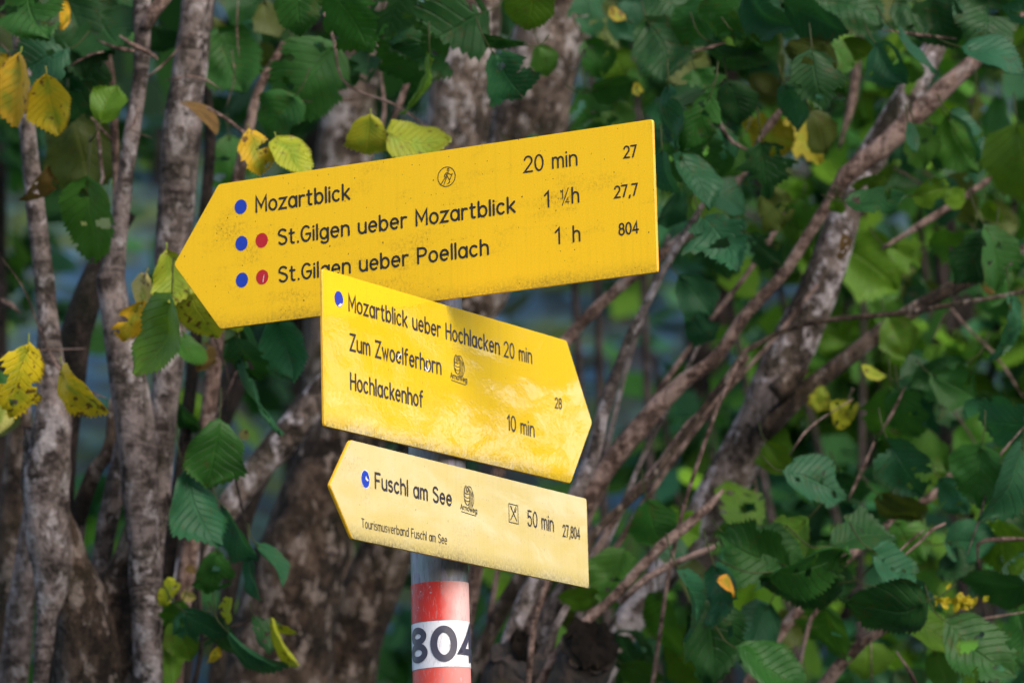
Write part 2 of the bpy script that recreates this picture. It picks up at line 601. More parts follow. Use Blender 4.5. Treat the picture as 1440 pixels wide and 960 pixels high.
def lobes(s):
    """half width of a maple-like leaf: three pointed lobes a side"""
    pts = [(0, .05), (.10, .36), (.20, .25), (.38, .52), (.50, .27), (.62, .36), (.74, .18), (.86, .16), (1, 0)]
    for (a, wa), (b, wb) in zip(pts, pts[1:]):
        if a <= s <= b:
            return wa + (wb - wa) * (s - a) / (b - a)
    return 0


def leaf(mb, base, tip_dir, nrm, L, wscale=1.0, tint=(1, 1, 1), rows=38, half=5, bend=.35, fold=.12, wav=.05, seed=0, shape=hw, mi=0):
    td = tip_dir.normalized()
    nn = (nrm - td * nrm.dot(td)).normalized()
    sd = td.cross(nn)
    verts, faces, uvs = [], [], []
    cols = 2 * half + 1
    r2 = random.Random(seed)
    ph = r2.random() * 9
    vk, pl, sick = r2.uniform(.72, 1.05), r2.uniform(.004, .012), r2.uniform(-.10, .10)
    lean_ = r2.uniform(-.12, .12)
    for i in range(rows + 1):
        s = i / rows
        w = shape(s) * wscale
        # toothed margin
        tooth = 1 + (.07 if i % 2 else -.04) * (1 if 1 < i < rows else 0) + .04 * math.sin(s * 19 + ph)
        lop = [1 + .22 * noise.noise(Vector((s * 3.2 + ph, sg * 4.0, seed * .37))) for sg in (-1, 1)]
        ang = bend * s
        fy = math.sin(ang) / bend * L if abs(bend) > 1e-4 else s * L
        fz = -(1 - math.cos(ang)) / bend * L if abs(bend) > 1e-4 else 0
        for j in range(cols):
            tt = (j - half) / half
            ww = w * (tooth if abs(tt) == 1 else 1)
            x = tt * ww * L * lop[0 if tt < 0 else 1]
            xo = sick * L * math.sin(math.pi * s) + lean_ * L * s * s
            back = -.13 * L * (abs(tt) ** 1.6) * (1 - s) ** 5 * (.3 if shape is lobes else 1)
            fwd = .04 * L * abs(tt) * (1 if (i % 2 and abs(tt) == 1) else 0)
            z = fz + fold * abs(x) + pl * L * math.cos(2 * math.pi * (s * vk * 9.5 - abs(tt) * 2.6)) * min(1, abs(tt) * 1.8) * (1 if abs(tt) < 1 else .6)
            z += wav * L * noise.noise(Vector((s * 2.3 + seed, tt * 1.4, ph)))
            verts.append(base + td * (fy + back + fwd) + sd * (x + xo) + nn * z)
            uvs.append((s * vk, tt))
    eaten = r2.random() < .45
    for i in range(rows):
        for j in range(cols - 1):
            a = i * cols + j
            if eaten and noise.noise(Vector((i / rows * 5.5 + seed, j / cols * 3.5, ph))) > (.40 if 0 < j < cols - 2 else .26):
                continue
            faces.append((a, a + 1, a + cols + 1, a + cols))
    mb.add(verts, faces, uvs, tint, mi)


def jitter(c, k=.16):
    f = 1 + rnd.uniform(-k, k)
    return tuple(min(.95, x * f * (1 + rnd.uniform(-.06, .06))) for x in c)


def placed_leaf(mb, px, py, lpx, wpx, ang, key, d, shape=hw, flip=None, side=None):
    """a leaf whose blade is centred at that point; returns the point where its stalk starts"""
    L = lpx * d / FPX
    a = R_(ang)
    inpl = CR * math.cos(a) + CU * math.sin(a)
    pitch = R_(rnd.uniform(-22, 22))
    td = inpl * math.cos(pitch) - CF * math.sin(pitch)
    nat = .86 * lpx
    phi = math.acos(max(.10, min(1, wpx / nat)))
    ws = 1.0 if wpx < nat else wpx / nat
    phi *= side if side else rnd.choice((-1, 1))
    n0 = -CF
    sd = td.cross(n0).normalized()
    n0 = sd.cross(td).normalized()
    nn = n0 * math.cos(phi) + sd * math.sin(phi)
    c = at(px, py, d)
    bend = rnd.uniform(.2, 1.0) * (1 if rnd.random() < .8 else -1)
    base = c - td * L * .5 - nn * 0
    if shape is hw:
        shape = rnd.choice((hw, hw, hw_heart, hw_shoulder))
    leaf(mb, base, td, nn, L, ws, jitter(GREEN[key]), seed=rnd.randrange(9999), bend=bend, fold=rnd.uniform(-.12, .38), wav=rnd.uniform(.05, .16), shape=shape)
    st = base - td * L * .02
    return st, td, L


def stalk(mb, p, td, L, tint=(.035, .045, .012), k=None):
    k = L * (k or rnd.uniform(.45, .8))
    back = (-td * 1.0 + Vector((0, .25, rnd.uniform(.2, .7)))).normalized()
    e = p + back * k
    tube(mb, [(p + td * L * .03, .0008), (p + (-td) * k * .45, .0009), (e, .0012)], sides=5, step=.008, rough=0, tint=tint)
    return e


def cloud(mb, centre, rad, n, size, keys, seed=0, haze_lift=1.0):
    """many simple six-sided leaves through an ellipsoid, in clumps"""
    r = random.Random(seed)
    clumps = []
    for k in range(max(4, n // 28)):
        while True:
            p = Vector((r.uniform(-1, 1), r.uniform(-1, 1), r.uniform(-1, 1)))
            if p.length < 1:
                break
        clumps.append(p * (p.length ** -.35 if p.length > .05 else 1))
    for i in range(n):
        c = r.choice(clumps)
        p = c + Vector((r.gauss(0, .17), r.gauss(0, .17), r.gauss(0, .13)))
        p = Vector((p.x * rad[0], p.y * rad[1], p.z * rad[2])) + centre
        s = size * r.uniform(.6, 1.3)
        td = Vector((r.uniform(-1, 1), r.uniform(-1, 1), r.uniform(-1, .3))).normalized()
        nn = Vector((r.uniform(-.8, .8), r.uniform(-1, .4), r.uniform(.1, 1)))
        nn = (nn - td * nn.dot(td)).normalized()
        sd = td.cross(nn)
        w = s * .42
        pts = [p, p + td * s * .3 + sd * w - nn * s * .06, p + td * s * .72 + sd * w * .7 - nn * s * .08, p + td * s - nn * s * .12,
               p + td * s * .72 - sd * w * .7 - nn * s * .08, p + td * s * .3 - sd * w - nn * s * .06]
        mb.add(pts, [(0, 1, 2, 3), (0, 3, 4, 5)], [(0, 0), (.3, 1), (.72, 1), (1, 0), (.72, -1), (.3, -1)], jitter(tuple(min(.5, q * haze_lift) for q in GREEN[r.choice(keys)]), .3))
    return clumps


# ------------------------------------------------------------------ trunks and stems given as (px, py, width px) and a depth
def stem_pts(rows, d, root=None, d2=None):
    n = len(rows)
    out = []
    for i, (x, y, w) in enumerate(rows):
        dd = d if d2 is None else d + (d2 - d) * i / (n - 1)
        out.append((at(x, y, dd), w * dd / FPX / 2))
    if root is not None:
        p, r = out[-1]
        q = out[-2][0]
        dirn = (p - q).normalized()
        k = root.copy()
        mid = p.lerp(k, .5) + dirn * .25
        mid.z = max(mid.z, k.z + .5)
        out.append((mid, r * 1.12))
        k.z = ground_z(k.x, k.y) - .05
        out.append((k, r * 1.5))
    return out


def build_stem(parent, name, rows, d, mat, root=None, d2=None, sides=18, rough=.10, knots=.0, step=.022, label=None):
    if parent['category'] == 'shrub' and rows[0][0] > 600 or name == 'trunk' and parent['category'] == 'tree' and 'lichen patches' in parent['label']:
        rows = [(x, y, w * .86) for x, y, w in rows]
    mb = MB()
    sp = tube(mb, stem_pts(rows, d, root, d2), sides, step, rough, rnd.uniform(0, 50), knots=knots)
    o = mb.build(name, mat, parent)
    if label:
        o['label'] = label
    return sp


def base_at(px, d, dx=0, dy=0):
    p = at(px, 960, d)
    p = Vector((p.x + dx, p.y + dy, 0))
    p.z = ground_z(p.x, p.y)
    return p


def twig(parent, rows, d):
    mb = MB()
    pts = stem_pts(rows, d)
    pts[0] = (pts[0][0], pts[0][1] * .45)
    pts[-1] = (pts[-1][0], pts[-1][1] * .5)
    tube(mb, pts, 8, .012, .10, rnd.random() * 9, knots=.5)
    return mb.build('twig', BARK_TWIG, parent)


# ---- left coppice: hazel with many grey stems
HZ = base_at(140, 5.0)
hazel = thing('hazel_shrub', 'many-stemmed grey-barked hazel with yellow and green leaves left of the arrow signs', 'shrub', HZ)
rt = lambda dx, dy=0: HZ + Vector((dx, dy, 0))
stems = []
S = lambda *a, **k: stems.append(build_stem(hazel, *a, **k))
S('stem', [(215, -260, 18), (207, -120, 20), (200, 0, 25), (198, 100, 22), (185, 190, 23), (171, 290, 22), (165, 350, 26), (156, 392, 44), (163, 440, 42), (176, 510, 50), (190, 600, 56), (197, 690, 52), (203, 790, 45), (206, 870, 43), (209, 970, 43)], 4.98, BARK_HAZEL, rt(.06), knots=.5)
S('stem', [(300, -260, 40), (285, -120, 44), (277, 0, 47), (271, 60, 46), (262, 130, 46), (254, 200, 54), (249, 280, 54), (243, 340, 52), (242, 420, 46), (238, 500, 42), (230, 580, 40), (222, 680, 36), (216, 760, 30)], 5.06, BARK_HAZEL, rt(.08, .04), knots=.35)
S('stem', [(20, -100, 18), (28, 40, 20), (36, 155, 22), (44, 240, 24), (56, 340, 27), (66, 430, 30), (72, 520, 38), (74, 600, 56), (66, 660, 66), (66, 740, 62), (74, 800, 56), (66, 870, 30), (56, 970, 22)], 4.96, BARK_HAZEL, rt(-.06), knots=.3)
S('stem', [(60, 600, 50), (62, 700, 62), (90, 790, 70), (118, 860, 84), (128, 970, 92)], 5.0, BARK_OLD, rt(-.02), knots=.6)
S('stem', [(205, 700, 30), (180, 790, 46), (160, 850, 76), (155, 970, 96)], 5.03, BARK_OLD, rt(.02), knots=.6)
S('stem', [(185, 300, 16), (150, 350, 26), (126, 410, 40), (108, 470, 44), (96, 560, 40), (86, 660, 40), (84, 760, 36)], 5.12, BARK_DARK, rt(-.05, .06), knots=.4)
S('stem', [(118, -120, 12), (130, 0, 14), (145, 60, 15), (155, 110, 15), (160, 170, 12), (163, 240, 10), (162, 330, 9), (158, 400, 8)], 5.05, BARK_TWIG)
S('stem', [(400, 60, 9), (362, 130, 12), (350, 180, 15), (335, 250, 18), (322, 310, 20), (312, 400, 20), (300, 520, 22), (286, 640, 24), (262, 800, 26)], 5.2, BARK_TWIG, rt(.12, .1), rough=.06)
S('stem', [(300, -40, 9), (292, 120, 11), (296, 200, 15), (290, 280, 17), (280, 420, 18), (262, 600, 18), (236, 800, 20)], 5.22, BARK_DARK, rt(.1, .12))
S('stem', [(160, 560, 14), (150, 640, 20), (134, 660, 22), (118, 700, 24), (106, 760, 22), (96, 850, 24), (84, 980, 26)], 5.1, BARK_OLD, rt(-.03, .05), knots=.7)
S('stem', [(178, 600, 24), (164, 680, 30), (150, 740, 30), (141, 800, 26), (139, 812, 18)], 5.06, BARK_GREY, rough=.08)
S('stem', [(30, 520, 26), (26, 620, 36), (20, 720, 42), (14, 840, 46), (6, 980, 50)], 5.5, BARK_OLD, rt(-.12, .3))
S('stem', [(46, 700, 22), (36, 800, 34), (26, 880, 40), (16, 980, 42)], 5.25, BARK_HAZEL, rt(-.1, .15))
# fork and little side shoots
S('branch', [(262, -60, 16), (232, -4, 20), (216, 16, 20), (203, 40, 16)], 4.97, BARK_TWIG)
for rows, d in [([(136, 56, 4), (158, 66, 5), (176, 70, 6), (190, 72, 7)], 4.93), ([(168, 50, 5), (184, 62, 7), (215, 78, 6), (222, 84, 5)], 4.95),
                ([(133, 150, 4), (138, 190, 5), (142, 230, 5), (141, 262, 5), (132, 262, 3)], 4.9), ([(128, 165, 3), (146, 185, 4), (160, 200, 5)], 4.92),
                ([(270, 45, 3), (245, 75, 3), (225, 95, 4), (205, 110, 5)], 4.93), ([(195, 150, 3), (188, 175, 4), (176, 186, 5)], 4.9), ([(176, 178, 3), (200, 190, 2), (214, 194, 2)], 4.93),
                ([(90, 98, 3), (110, 86, 3), (130, 76, 4), (146, 73, 4)], 4.8), ([(0, 60, 3), (18, 80, 3), (40, 95, 3)], 4.8), ([(232, 113, 3), (262, 107, 3), (290, 112, 3), (310, 125, 2)], 4.95),
                ([(326, 70, 2), (330, 110, 2), (318, 150, 2)], 5.1), ([(335, 0, 3), (333, 40, 3), (336, 80, 2)], 5.1), ([(290, 150, 5), (315, 165, 5), (340, 184, 4), (352, 195, 3)], 4.85),
                ([(0, 360, 2), (30, 400, 2), (55, 460, 2), (78, 510, 3), (110, 545, 3), (140, 560, 2)], 4.88), ([(70, 505, 3), (84, 520, 3), (98, 525, 2)], 4.8), ([(110, 545, 3), (130, 552, 3), (150, 560, 3)], 4.85),
                ([(0, 500, 2), (60, 492, 2), (120, 490, 2)], 4.93), ([(215, 405, 3), (205, 420, 4), (196, 430, 4)], 4.8), ([(300, 590, 3), (316, 560, 4), (330, 530, 4), (345, 480, 4)], 4.9),
                ([(0, 420, 10), (14, 428, 9), (28, 440, 6)], 5.05), ([(36, 275, 7), (54, 262, 8), (75, 248, 6)], 4.85),
                ([(420, 132, 3), (470, 142, 3), (520, 138, 2)], 5.0), ([(355, 135, 3), (400, 140, 3), (440, 143, 2)], 4.95)]:
    twig(hazel, rows, d)

# leaves of the hazel
HL = [  # px, py, length, width, tip angle, colour, depth
    (53, 22, 88, 78, -70, 'g', 4.72), (100, 48, 130, 110, -80, 'd', 5.0), (50, 90, 84, 70, 205, 't', 4.78), (100, 130, 120, 90, -95, 'd', 5.02), (155, 50, 60, 90, -60, 'd', 5.0),
    (152, 143, 54, 52, 70, 'b', 4.72), (108, 215, 120, 110, -80, 'o', 5.15), (117, 318, 115, 84, -95, 'm', 4.82), (60, 60, 50, 30, -120, 'o', 4.9),
    (238, 480, 116, 56, -95, 'b', 4.58), (262, 500, 60, 36, -80, 'm', 4.8), (255, 905, 60, 50, -70, 'b', 4.98), (243, 868, 50, 40, -120, 'm', 4.95), (30, 10, 50, 40, 150, 'd', 4.9), (12, 55, 60, 40, -70, 'o', 5.0), (8, 585, 60, 40, -80, 'o', 5.0), (3, 550, 50, 30, -80, 'g', 4.9),
    (220, 60, 40, 60, -80, 'd', 5.1), (190, 5, 60, 70, -100, 'd', 5.1), (290, 60, 60, 50, -80, 'o', 5.3), (245, 875, 50, 46, -60, 'm', 5.2), (240, 932, 66, 40, -92, 'b', 5.0),
]
YL = [
    (15, 130, 95, 58, -102, 'yo', 4.68, 'yellow leaf with brown specks at the left edge'), (77, 150, 80, 62, -78, 'y', 4.66, 'bright yellow leaf below a dark green one'), (52, 155, 50, 26, -110, 'p', 4.7, None), (97, 24, 40, 14, -70, 'yo', 4.8, None), (8, 95, 34, 30, -70, 'yo', 4.75, None),
    (237, 393, 72, 56, -88, 'yg', 4.6, 'yellow-green leaf behind the tip of the upper sign'), (283, 453, 72, 56, -70, 'yg', 4.6, None), (195, 418, 62, 38, -110, 'p', 4.66, None), (193, 458, 60, 40, -102, 'yo', 4.62, 'brownish yellow folded leaf'),
    (37, 546, 106, 68, -92, 'y', 4.6, 'large yellow leaf hanging low at the left'), (106, 560, 92, 46, -66, 'y', 4.62, 'yellow leaf with a green middle'), (4, 590, 50, 26, -80, 'p', 4.7, None),
    (365, 216, 64, 46, -66, 'yo', 4.6, 'spotted yellow leaf above the upper sign'), (420, 218, 72, 32, -38, 'yg', 4.6, None), (330, 455, 30, 20, -80, 'yg', 4.7, None),
]
ATT = []
fol = MB()
for (x, y, l, w, a, k, d) in HL:
    p, td, L = placed_leaf(fol, x, y, l, w, a, k, d)
    stalk(fol, p, td, L)
fol.build('foliage', LEAF, hazel)
for (x, y, l, w, a, k, d, lab) in YL:
    ym = MB()
    p, td, L = placed_leaf(ym, x, y, l, w, a, k, d)
    stalk(ym, p, td, L, tint=(.10, .07, .03), k=.22)
    o = ym.build('yellow_leaf', LEAF_Y, hazel)
    if lab:
        o['label'] = lab
for (x, y, l, w, a, d) in [(290, 158, 66, 13, -25, 4.85), (55, 262, 62, 14, 35, 4.8), (288, 505, 40, 26, -100, 4.95), (270, 800, 16, 12, 0, 5.0)]:
    bl = MB()
    placed_leaf(bl, x, y, l, w, a, 'br', d)
    bl.build('withered_leaf', LEAF_B, hazel)

# ---- climbing plant hanging between the hazel and the thick trunks
VB = base_at(310, 5.0)
vine = thing('climbing_plant', 'dark green climbing plant with hanging pointed leaves below the big sign tip', 'plant', VB)
vm = MB()
tube(vm, stem_pts([(300, 470, 3), (322, 540, 4), (312, 600, 5), (290, 690, 5), (286, 760, 6), (280, 830, 6), (284, 900, 7), (270, 980, 8)], 4.95, VB), 8, .02, .05)
tube(vm, stem_pts([(312, 600, 4), (335, 690, 4), (345, 740, 4), (352, 800, 3)], 4.9), 6, .02, .05)
tube(vm, stem_pts([(284, 900, 4), (330, 880, 4), (380, 870, 3), (400, 880, 2)], 4.9), 6, .02, .05)
tube(vm, stem_pts([(225, 670, 5), (245, 720, 6), (262, 760, 5)], 5.05), 6, .02, .05)
vm.build('stem', BARK_DARK, vine)
vf = MB()
for (x, y, l, w, a, k, d) in [
        (412, 490, 88, 62, -62, 't', 4.86), (343, 512, 70, 46, -75, 'd', 4.82), (352, 570, 130, 22, -82, 't', 4.84), (306, 645, 96, 78, -92, 'g', 4.72), (280, 722, 108, 66, -72, 't', 4.74),
        (336, 752, 88, 38, -58, 't', 4.78), (356, 812, 66, 14, -82, 't', 4.8), (383, 794, 66, 16, -52, 't', 4.78), (303, 812, 66, 52, -95, 'g', 4.85), (290, 885, 70, 50, -40, 't', 4.85),
        (362, 930, 100, 26, -46, 't', 4.8), (371, 893, 54, 32, -60, 'd', 4.82), (262, 882, 44, 38, -150, 't', 4.9), (312, 905, 60, 40, -80, 'd', 4.9), (350, 470, 50, 14, -70, 't', 4.95), (265, 600, 60, 34, -70, 'g', 5.2),
        (273, 575, 54, 40, -60, 'b', 5.3)]:
    p, td, L = placed_leaf(vf, x, y, l, w, a, k, d)
    stalk(vf, p, td, L)
vf.build('foliage', LEAF, vine)
for (x, y, l, w, a, k, d) in [(240, 836, 44, 26, -85, 'yg', 4.9), (397, 906, 74, 16, -64, 'yg', 4.78), (402, 888, 30, 14, -40, 'yg', 4.8), (300, 924, 28, 15, -110, 'y', 4.85), (318, 860, 38, 20, -110, 'yg', 4.85), (388, 510, 46, 16, -85, 'p', 4.9), (266, 838, 20, 16, -30, 'p', 5.0), (345, 612, 14, 12, -60, 'p', 4.9)]:
    ym = MB()
    p, td, L = placed_leaf(ym, x, y, l, w, a, k, d)
    ym.build('yellow_leaf', LEAF_Y, vine)

# ---- two thick lichen-spotted trunks behind the signs
KB = base_at(400, 5.7)
maple = thing('twin_trunk_tree', 'old tree with two thick brown lichen-spotted trunks leaning right behind the signs', 'tree', KB)
rk = lambda dx, dy=0: KB + Vector((dx, dy, 0))
T1 = build_stem(maple, 'trunk', [(690, -420, 74), (672, -120, 84), (660, 20, 88), (650, 110, 86), (642, 200, 88), (600, 330, 96), (545, 470, 104), (494, 600, 112), (450, 707, 122), (405, 857, 142), (385, 980, 158)], 5.65, BARK_OLD, rk(0), sides=30, knots=.3)
T2 = build_stem(maple, 'trunk', [(830, -420, 80), (805, -120, 96), (790, 0, 104), (772, 60, 104), (740, 180, 100), (700, 300, 92), (640, 480, 84), (594, 640, 80), (548, 765, 76), (510, 857, 78), (480, 980, 90)], 5.75, BARK_OLD, rk(.12, .12), sides=28, knots=.3)
build_stem(maple, 'branch', [(520, 490, 40), (470, 535, 46), (410, 605, 42), (352, 672, 38), (306, 735, 36), (262, 800, 36), (240, 880, 40), (226, 980, 40)], 5.4, BARK_LICHEN, rk(-.15, -.1), sides=22, knots=.4, label='slanting branch with white lichen spots')
build_stem(maple, 'branch', [(430, 560, 26), (380, 640, 30), (352, 700, 26), (330, 790, 24), (300, 980, 22)], 5.55, BARK_DARK, rk(-.08), sides=12)
build_stem(maple, 'branch', [(345, 500, 40), (300, 600, 46), (270, 700, 54), (250, 850, 60), (236, 980, 60)], 6.1, BARK_DARK, rk(-.3, .5), sides=12)
km = MB()
for (x, y, l, w, a, k, d) in [
        (430, 110, 118, 112, -130, 'g', 4.95), (392, 168, 70, 56, -125, 'g', 4.9), (422, 14, 74, 66, -85, 'g', 4.75), (498, 34, 104, 84, -56, 'g', 4.66), (612, 40, 130, 110, -160, 'd', 4.8), (580, 76, 110, 80, -140, 'g', 4.85), (560, 30, 90, 70, -100, 'd', 4.9),
        (604, 132, 96, 12, -90, 'b', 4.75), (488, 106, 46, 44, -60, 'd', 5.0), (720, 114, 84, 74, -56, 't', 4.7), (706, 63, 62, 10, 180, 'd', 4.7), (767, 87, 44, 38, -70, 'm', 5.1), (747, 14, 74, 70, -96, 'b', 4.66),
        (325, 95, 96, 84, -70, 'g', 5.15), (340, 60, 60, 50, -120, 't', 5.3), (376, 90, 50, 40, -70, 'o', 5.3), (455, 100, 70, 60, -45, 'd', 5.05), (520, 90, 60, 44, -80, 'd', 5.1), (378, 30, 50, 40, -80, 'o', 5.2),
        (760, 195, 50, 18, 10, 'd', 5.0), (330, 235, 80, 60, -80, 'g', 5.3), (350, 10, 60, 46, -70, 'd', 5.3)]:
    p, td, L = placed_leaf(km, x, y, l, w, a, k, d)
    stalk(km, p, td, L)
km.build('foliage', LEAF, maple)
for (x, y, l, w, a, k, d, lab) in [(518, 198, 62, 58, -95, 'yg', 4.68, 'round yellow-green leaf over the top edge of the upper sign'), (588, 206, 84, 50, -24, 'yg', 4.7, None), (720, 12, 16, 20, 180, 'y', 4.7, None)]:
    ym = MB()
    p, td, L = placed_leaf(ym, x, y, l, w, a, k, d)
    stalk(ym, p, td, L, tint=(.10, .07, .03), k=.22)
    o = ym.build('yellow_leaf', LEAF_Y, maple)
    if lab:
        o['label'] = lab
for rows, d in [([(440, -20, 4), (470, 60, 4), (480, 110, 3), (560, 150, 3), (610, 185, 2)], 4.95), ([(610, -30, 5), (640, 40, 4), (690, 62, 3), (720, 75, 3)], 4.85), ([(545, 190, 8), (560, 150, 9), (575, 110, 8), (590, 60, 6)], 5.3), ([(520, 230, 8), (540, 160, 7), (535, 100, 6)], 5.35), ([(790, 150, 9), (800, 120, 8), (812, 60, 8), (820, -20, 8)], 5.9)]:
    twig(maple, rows, d)
crown = MB()
for k, (cx, cy, cz, rx, ry, rz, n) in enumerate([(-.6, 7.0, 6.2, 2.6, 2.0, 1.5, 800), (1.8, 7.4, 6.6, 2.6, 2.0, 1.6, 800), (-3.0, 7.2, 5.6, 2.0, 1.8, 1.5, 500), (.6, 6.0, 4.9, 1.6, .9, .6, 300), (0.3, 8.4, 8.0, 3.4, 2.2, 1.8, 700)]):
    cloud(crown, Vector((cx, cy, cz)), (rx, ry, rz), n, .16, 'ggdmt', seed=k)
crown.build('crown', LEAF_FAR, maple)

# ---- slender trunk further back
DB = base_at(480, 6.6)
slim = thing('slender_tree', 'slender brown tree trunk seen above the left half of the upper sign', 'tree', DB)
build_stem(slim, 'trunk', [(560, -500, 60), (528, -100, 66), (512, 30, 68), (494, 130, 74), (482, 230, 78), (470, 400, 80), (455, 700, 82), (450, 980, 84)], 6.6, BARK_OLD, DB.copy(), sides=18, knots=.2)
cm = MB()
cloud(cm, at(640, -700, 7.0), (1.3, 1.2, .7), 500, .14, 'gdm', seed=31)
cm.build('crown', LEAF_FAR, slim)

# ---- leaning lichen tree on the right
MBASE = base_at(770, 5.45)
lean = thing('leaning_tree', 'grey tree with white lichen patches leaning to the right beside the signs', 'tree', MBASE)
build_stem(lean, 'trunk', [(1420, -330, 24), (1365, -120, 28), (1335, 0, 31), (1318, 60, 36), (1288, 115, 42), (1250, 180, 46), (1216, 235, 48), (1191, 290, 52), (1174, 345, 60), (1148, 415, 66), (1108, 500, 76), (1072, 585, 74), (1034, 655, 66), (990, 722, 58), (940, 795, 52), (890, 865, 50), (848, 935, 50), (815, 990, 50)], 5.42, BARK_LICHEN, MBASE.copy(), sides=24, knots=.35)
build_stem(lean, 'branch', [(1460, 340, 15), (1385, 385, 18), (1322, 414, 20), (1245, 462, 22), (1190, 505, 24), (1158, 528, 25), (1118, 562, 27), (1090, 590, 30), (1070, 612, 26)], 5.36, BARK_OLD, sides=14, knots=.3)
build_stem(lean, 'branch', [(1134, 526, 14), (1124, 520, 26), (1108, 540, 34), (1090, 556, 34)], 5.35, BARK_OLD, sides=14, knots=.9)
for rows, d in [([(1200, 545, 3), (1175, 600, 3)], 5.2), ([(1330, 425, 5), (1360, 460, 4), (1400, 500, 4), (1440, 560, 4)], 5.6), ([(1330, 440, 4), (1310, 480, 4)], 5.5), ([(1240, 350, 12), (1320, 300, 11), (1405, 242, 9), (1470, 190, 8)], 5.3),
                ([(1273, 543, 4), (1255, 580, 5), (1236, 612, 4)], 5.1), ([(1230, 620, 4), (1210, 665, 5), (1192, 704, 5)], 5.1), ([(1056, 640, 4), (1065, 700, 4), (1070, 745, 4)], 5.5), ([(1180, 210, 10), (1200, 130, 14), (1205, 60, 16), (1210, -40, 16)], 5.9)]:
    twig(lean, rows, d)

# ---- fan of thin stems rising to the right from behind the post
RB = base_at(720, 5.25)
fan = thing('coppiced_shrub', 'coppiced shrub with a fan of thin reddish-brown stems rising right of the post', 'shrub', RB)
rr = lambda dx, dy=0: RB + Vector((dx, dy, 0))
build_stem(fan, 'stem', [(1440, 20, 10), (1368, 88, 24), (1330, 122, 28), (1295, 155, 32), (1240, 208, 34), (1190, 246, 30), (1166, 285, 20), (1140, 325, 19), (1098, 390, 19), (1050, 440, 21), (1002, 508, 22), (962, 535, 26), (930, 566, 30), (900, 600, 34), (858, 650, 34), (830, 692, 34), (780, 780, 32), (740, 880, 30), (700, 980, 30)], 5.2, BARK_TWIG, rr(.06), sides=16, knots=.5)
build_stem(fan, 'stem', [(1010, 250, 8), (968, 322, 11), (950, 350, 13), (934, 378, 13), (908, 430, 14), (885, 474, 15), (868, 520, 17), (858, 548, 22), (845, 590, 22), (834, 640, 24), (816, 680, 24), (780, 760, 26), (745, 830, 28), (690, 980, 30)], 5.1, BARK_GREY, rr(.0), sides=14, knots=.5)
build_stem(fan, 'stem', [(1090, 170, 10), (1040, 250, 13), (1010, 290, 15), (962, 334, 18), (924, 362, 18), (888, 390, 19), (842, 430, 19), (800, 474, 20), (740, 560, 22), (690, 700, 24), (660, 850, 25), (640, 980, 26)], 5.35, BARK_TWIG, rr(-.1, .1), sides=12)
build_stem(fan, 'stem', [(1480, 400, 7), (1420, 414, 7), (1340, 428, 8), (1270, 440, 9), (1200, 446, 9), (1140, 454, 9), (1090, 470, 9), (1050, 492, 10), (1030, 520, 11), (985, 580, 12), (940, 640, 13), (900, 690, 13), (840, 745, 14), (800, 820, 14), (760, 980, 15)], 5.12, BARK_OLD, rr(.08, .05), sides=10)
build_stem(fan, 'stem', [(1052, 500, 9), (1010, 560, 10), (968, 596, 12), (930, 650, 13), (884, 700, 14), (832, 785, 13), (780, 860, 14), (740, 980, 16)], 5.16, BARK_TWIG, rr(.05, .02), sides=10)
build_stem(fan, 'stem', [(1040, 505, 5), (1010, 570, 6), (985, 640, 7), (962, 710, 7), (948, 770, 7), (938, 820, 7), (928, 890, 7), (915, 980, 7)], 5.0, BARK_TWIG, rr(.22, -.1), sides=8)
build_stem(fan, 'stem', [(1018, 688, 5), (996, 712, 14), (965, 740, 17), (932, 765, 18), (898, 800, 17), (862, 840, 16), (825, 872, 15), (792, 905, 15), (750, 980, 16)], 4.98, BARK_TWIG, rr(.1, -.1), sides=12, knots=.5)
build_stem(fan, 'stem', [(1006, 768, 9), (975, 780, 11), (940, 795, 12), (905, 815, 12), (870, 848, 11)], 4.96, BARK_TWIG, sides=10, knots=.3)
build_stem(fan, 'stem', [(775, 800, 9), (764, 830, 10), (752, 870, 10), (745, 930, 10), (740, 990, 11)], 4.9, BARK_TWIG, rr(.1, -.2), sides=10)
build_stem(fan, 'stem', [(760, 770, 20), (728, 818, 25), (712, 845, 28), (694, 880, 24), (670, 930, 24), (640, 990, 26)], 5.3, BARK_OLD, rr(-.12, .05), sides=14, knots=.6)
build_stem(fan, 'stem', [(830, 770, 22), (800, 815, 24), (776, 850, 24), (758, 900, 26), (740, 990, 28)], 5.15, BARK_GREY, rr(.0, .0), sides=14, knots=.2)
build_stem(fan, 'stem', [(798, 850, 11), (782, 880, 13), (766, 920, 14), (750, 990, 15)], 5.1, BARK_GREY, rr(.02, .0), sides=10)
build_stem(fan, 'stem', [(668, 780, 7), (662, 830, 7), (655, 990, 8)], 5.2, BARK_TWIG, rr(-.14, .0), sides=8)
build_stem(fan, 'stem', [(1350, 655, 13), (1320, 690, 15), (1285, 715, 16), (1220, 760, 16), (1120, 860, 18), (1040, 980, 20)], 5.3, BARK_TWIG, rr(.3, .1), sides=10)
build_stem(fan, 'stem', [(1250, 880, 14), (1215, 900, 19), (1185, 930, 21), (1150, 975, 22)], 5.05, BARK_TWIG, rr(.4, .0), sides=10)
build_stem(fan, 'stem', [(1155, 850, 6), (1140, 870, 8), (1128, 915, 8), (1118, 980, 9)], 4.98, BARK_TWIG, rr(.36, -.1), sides=8)
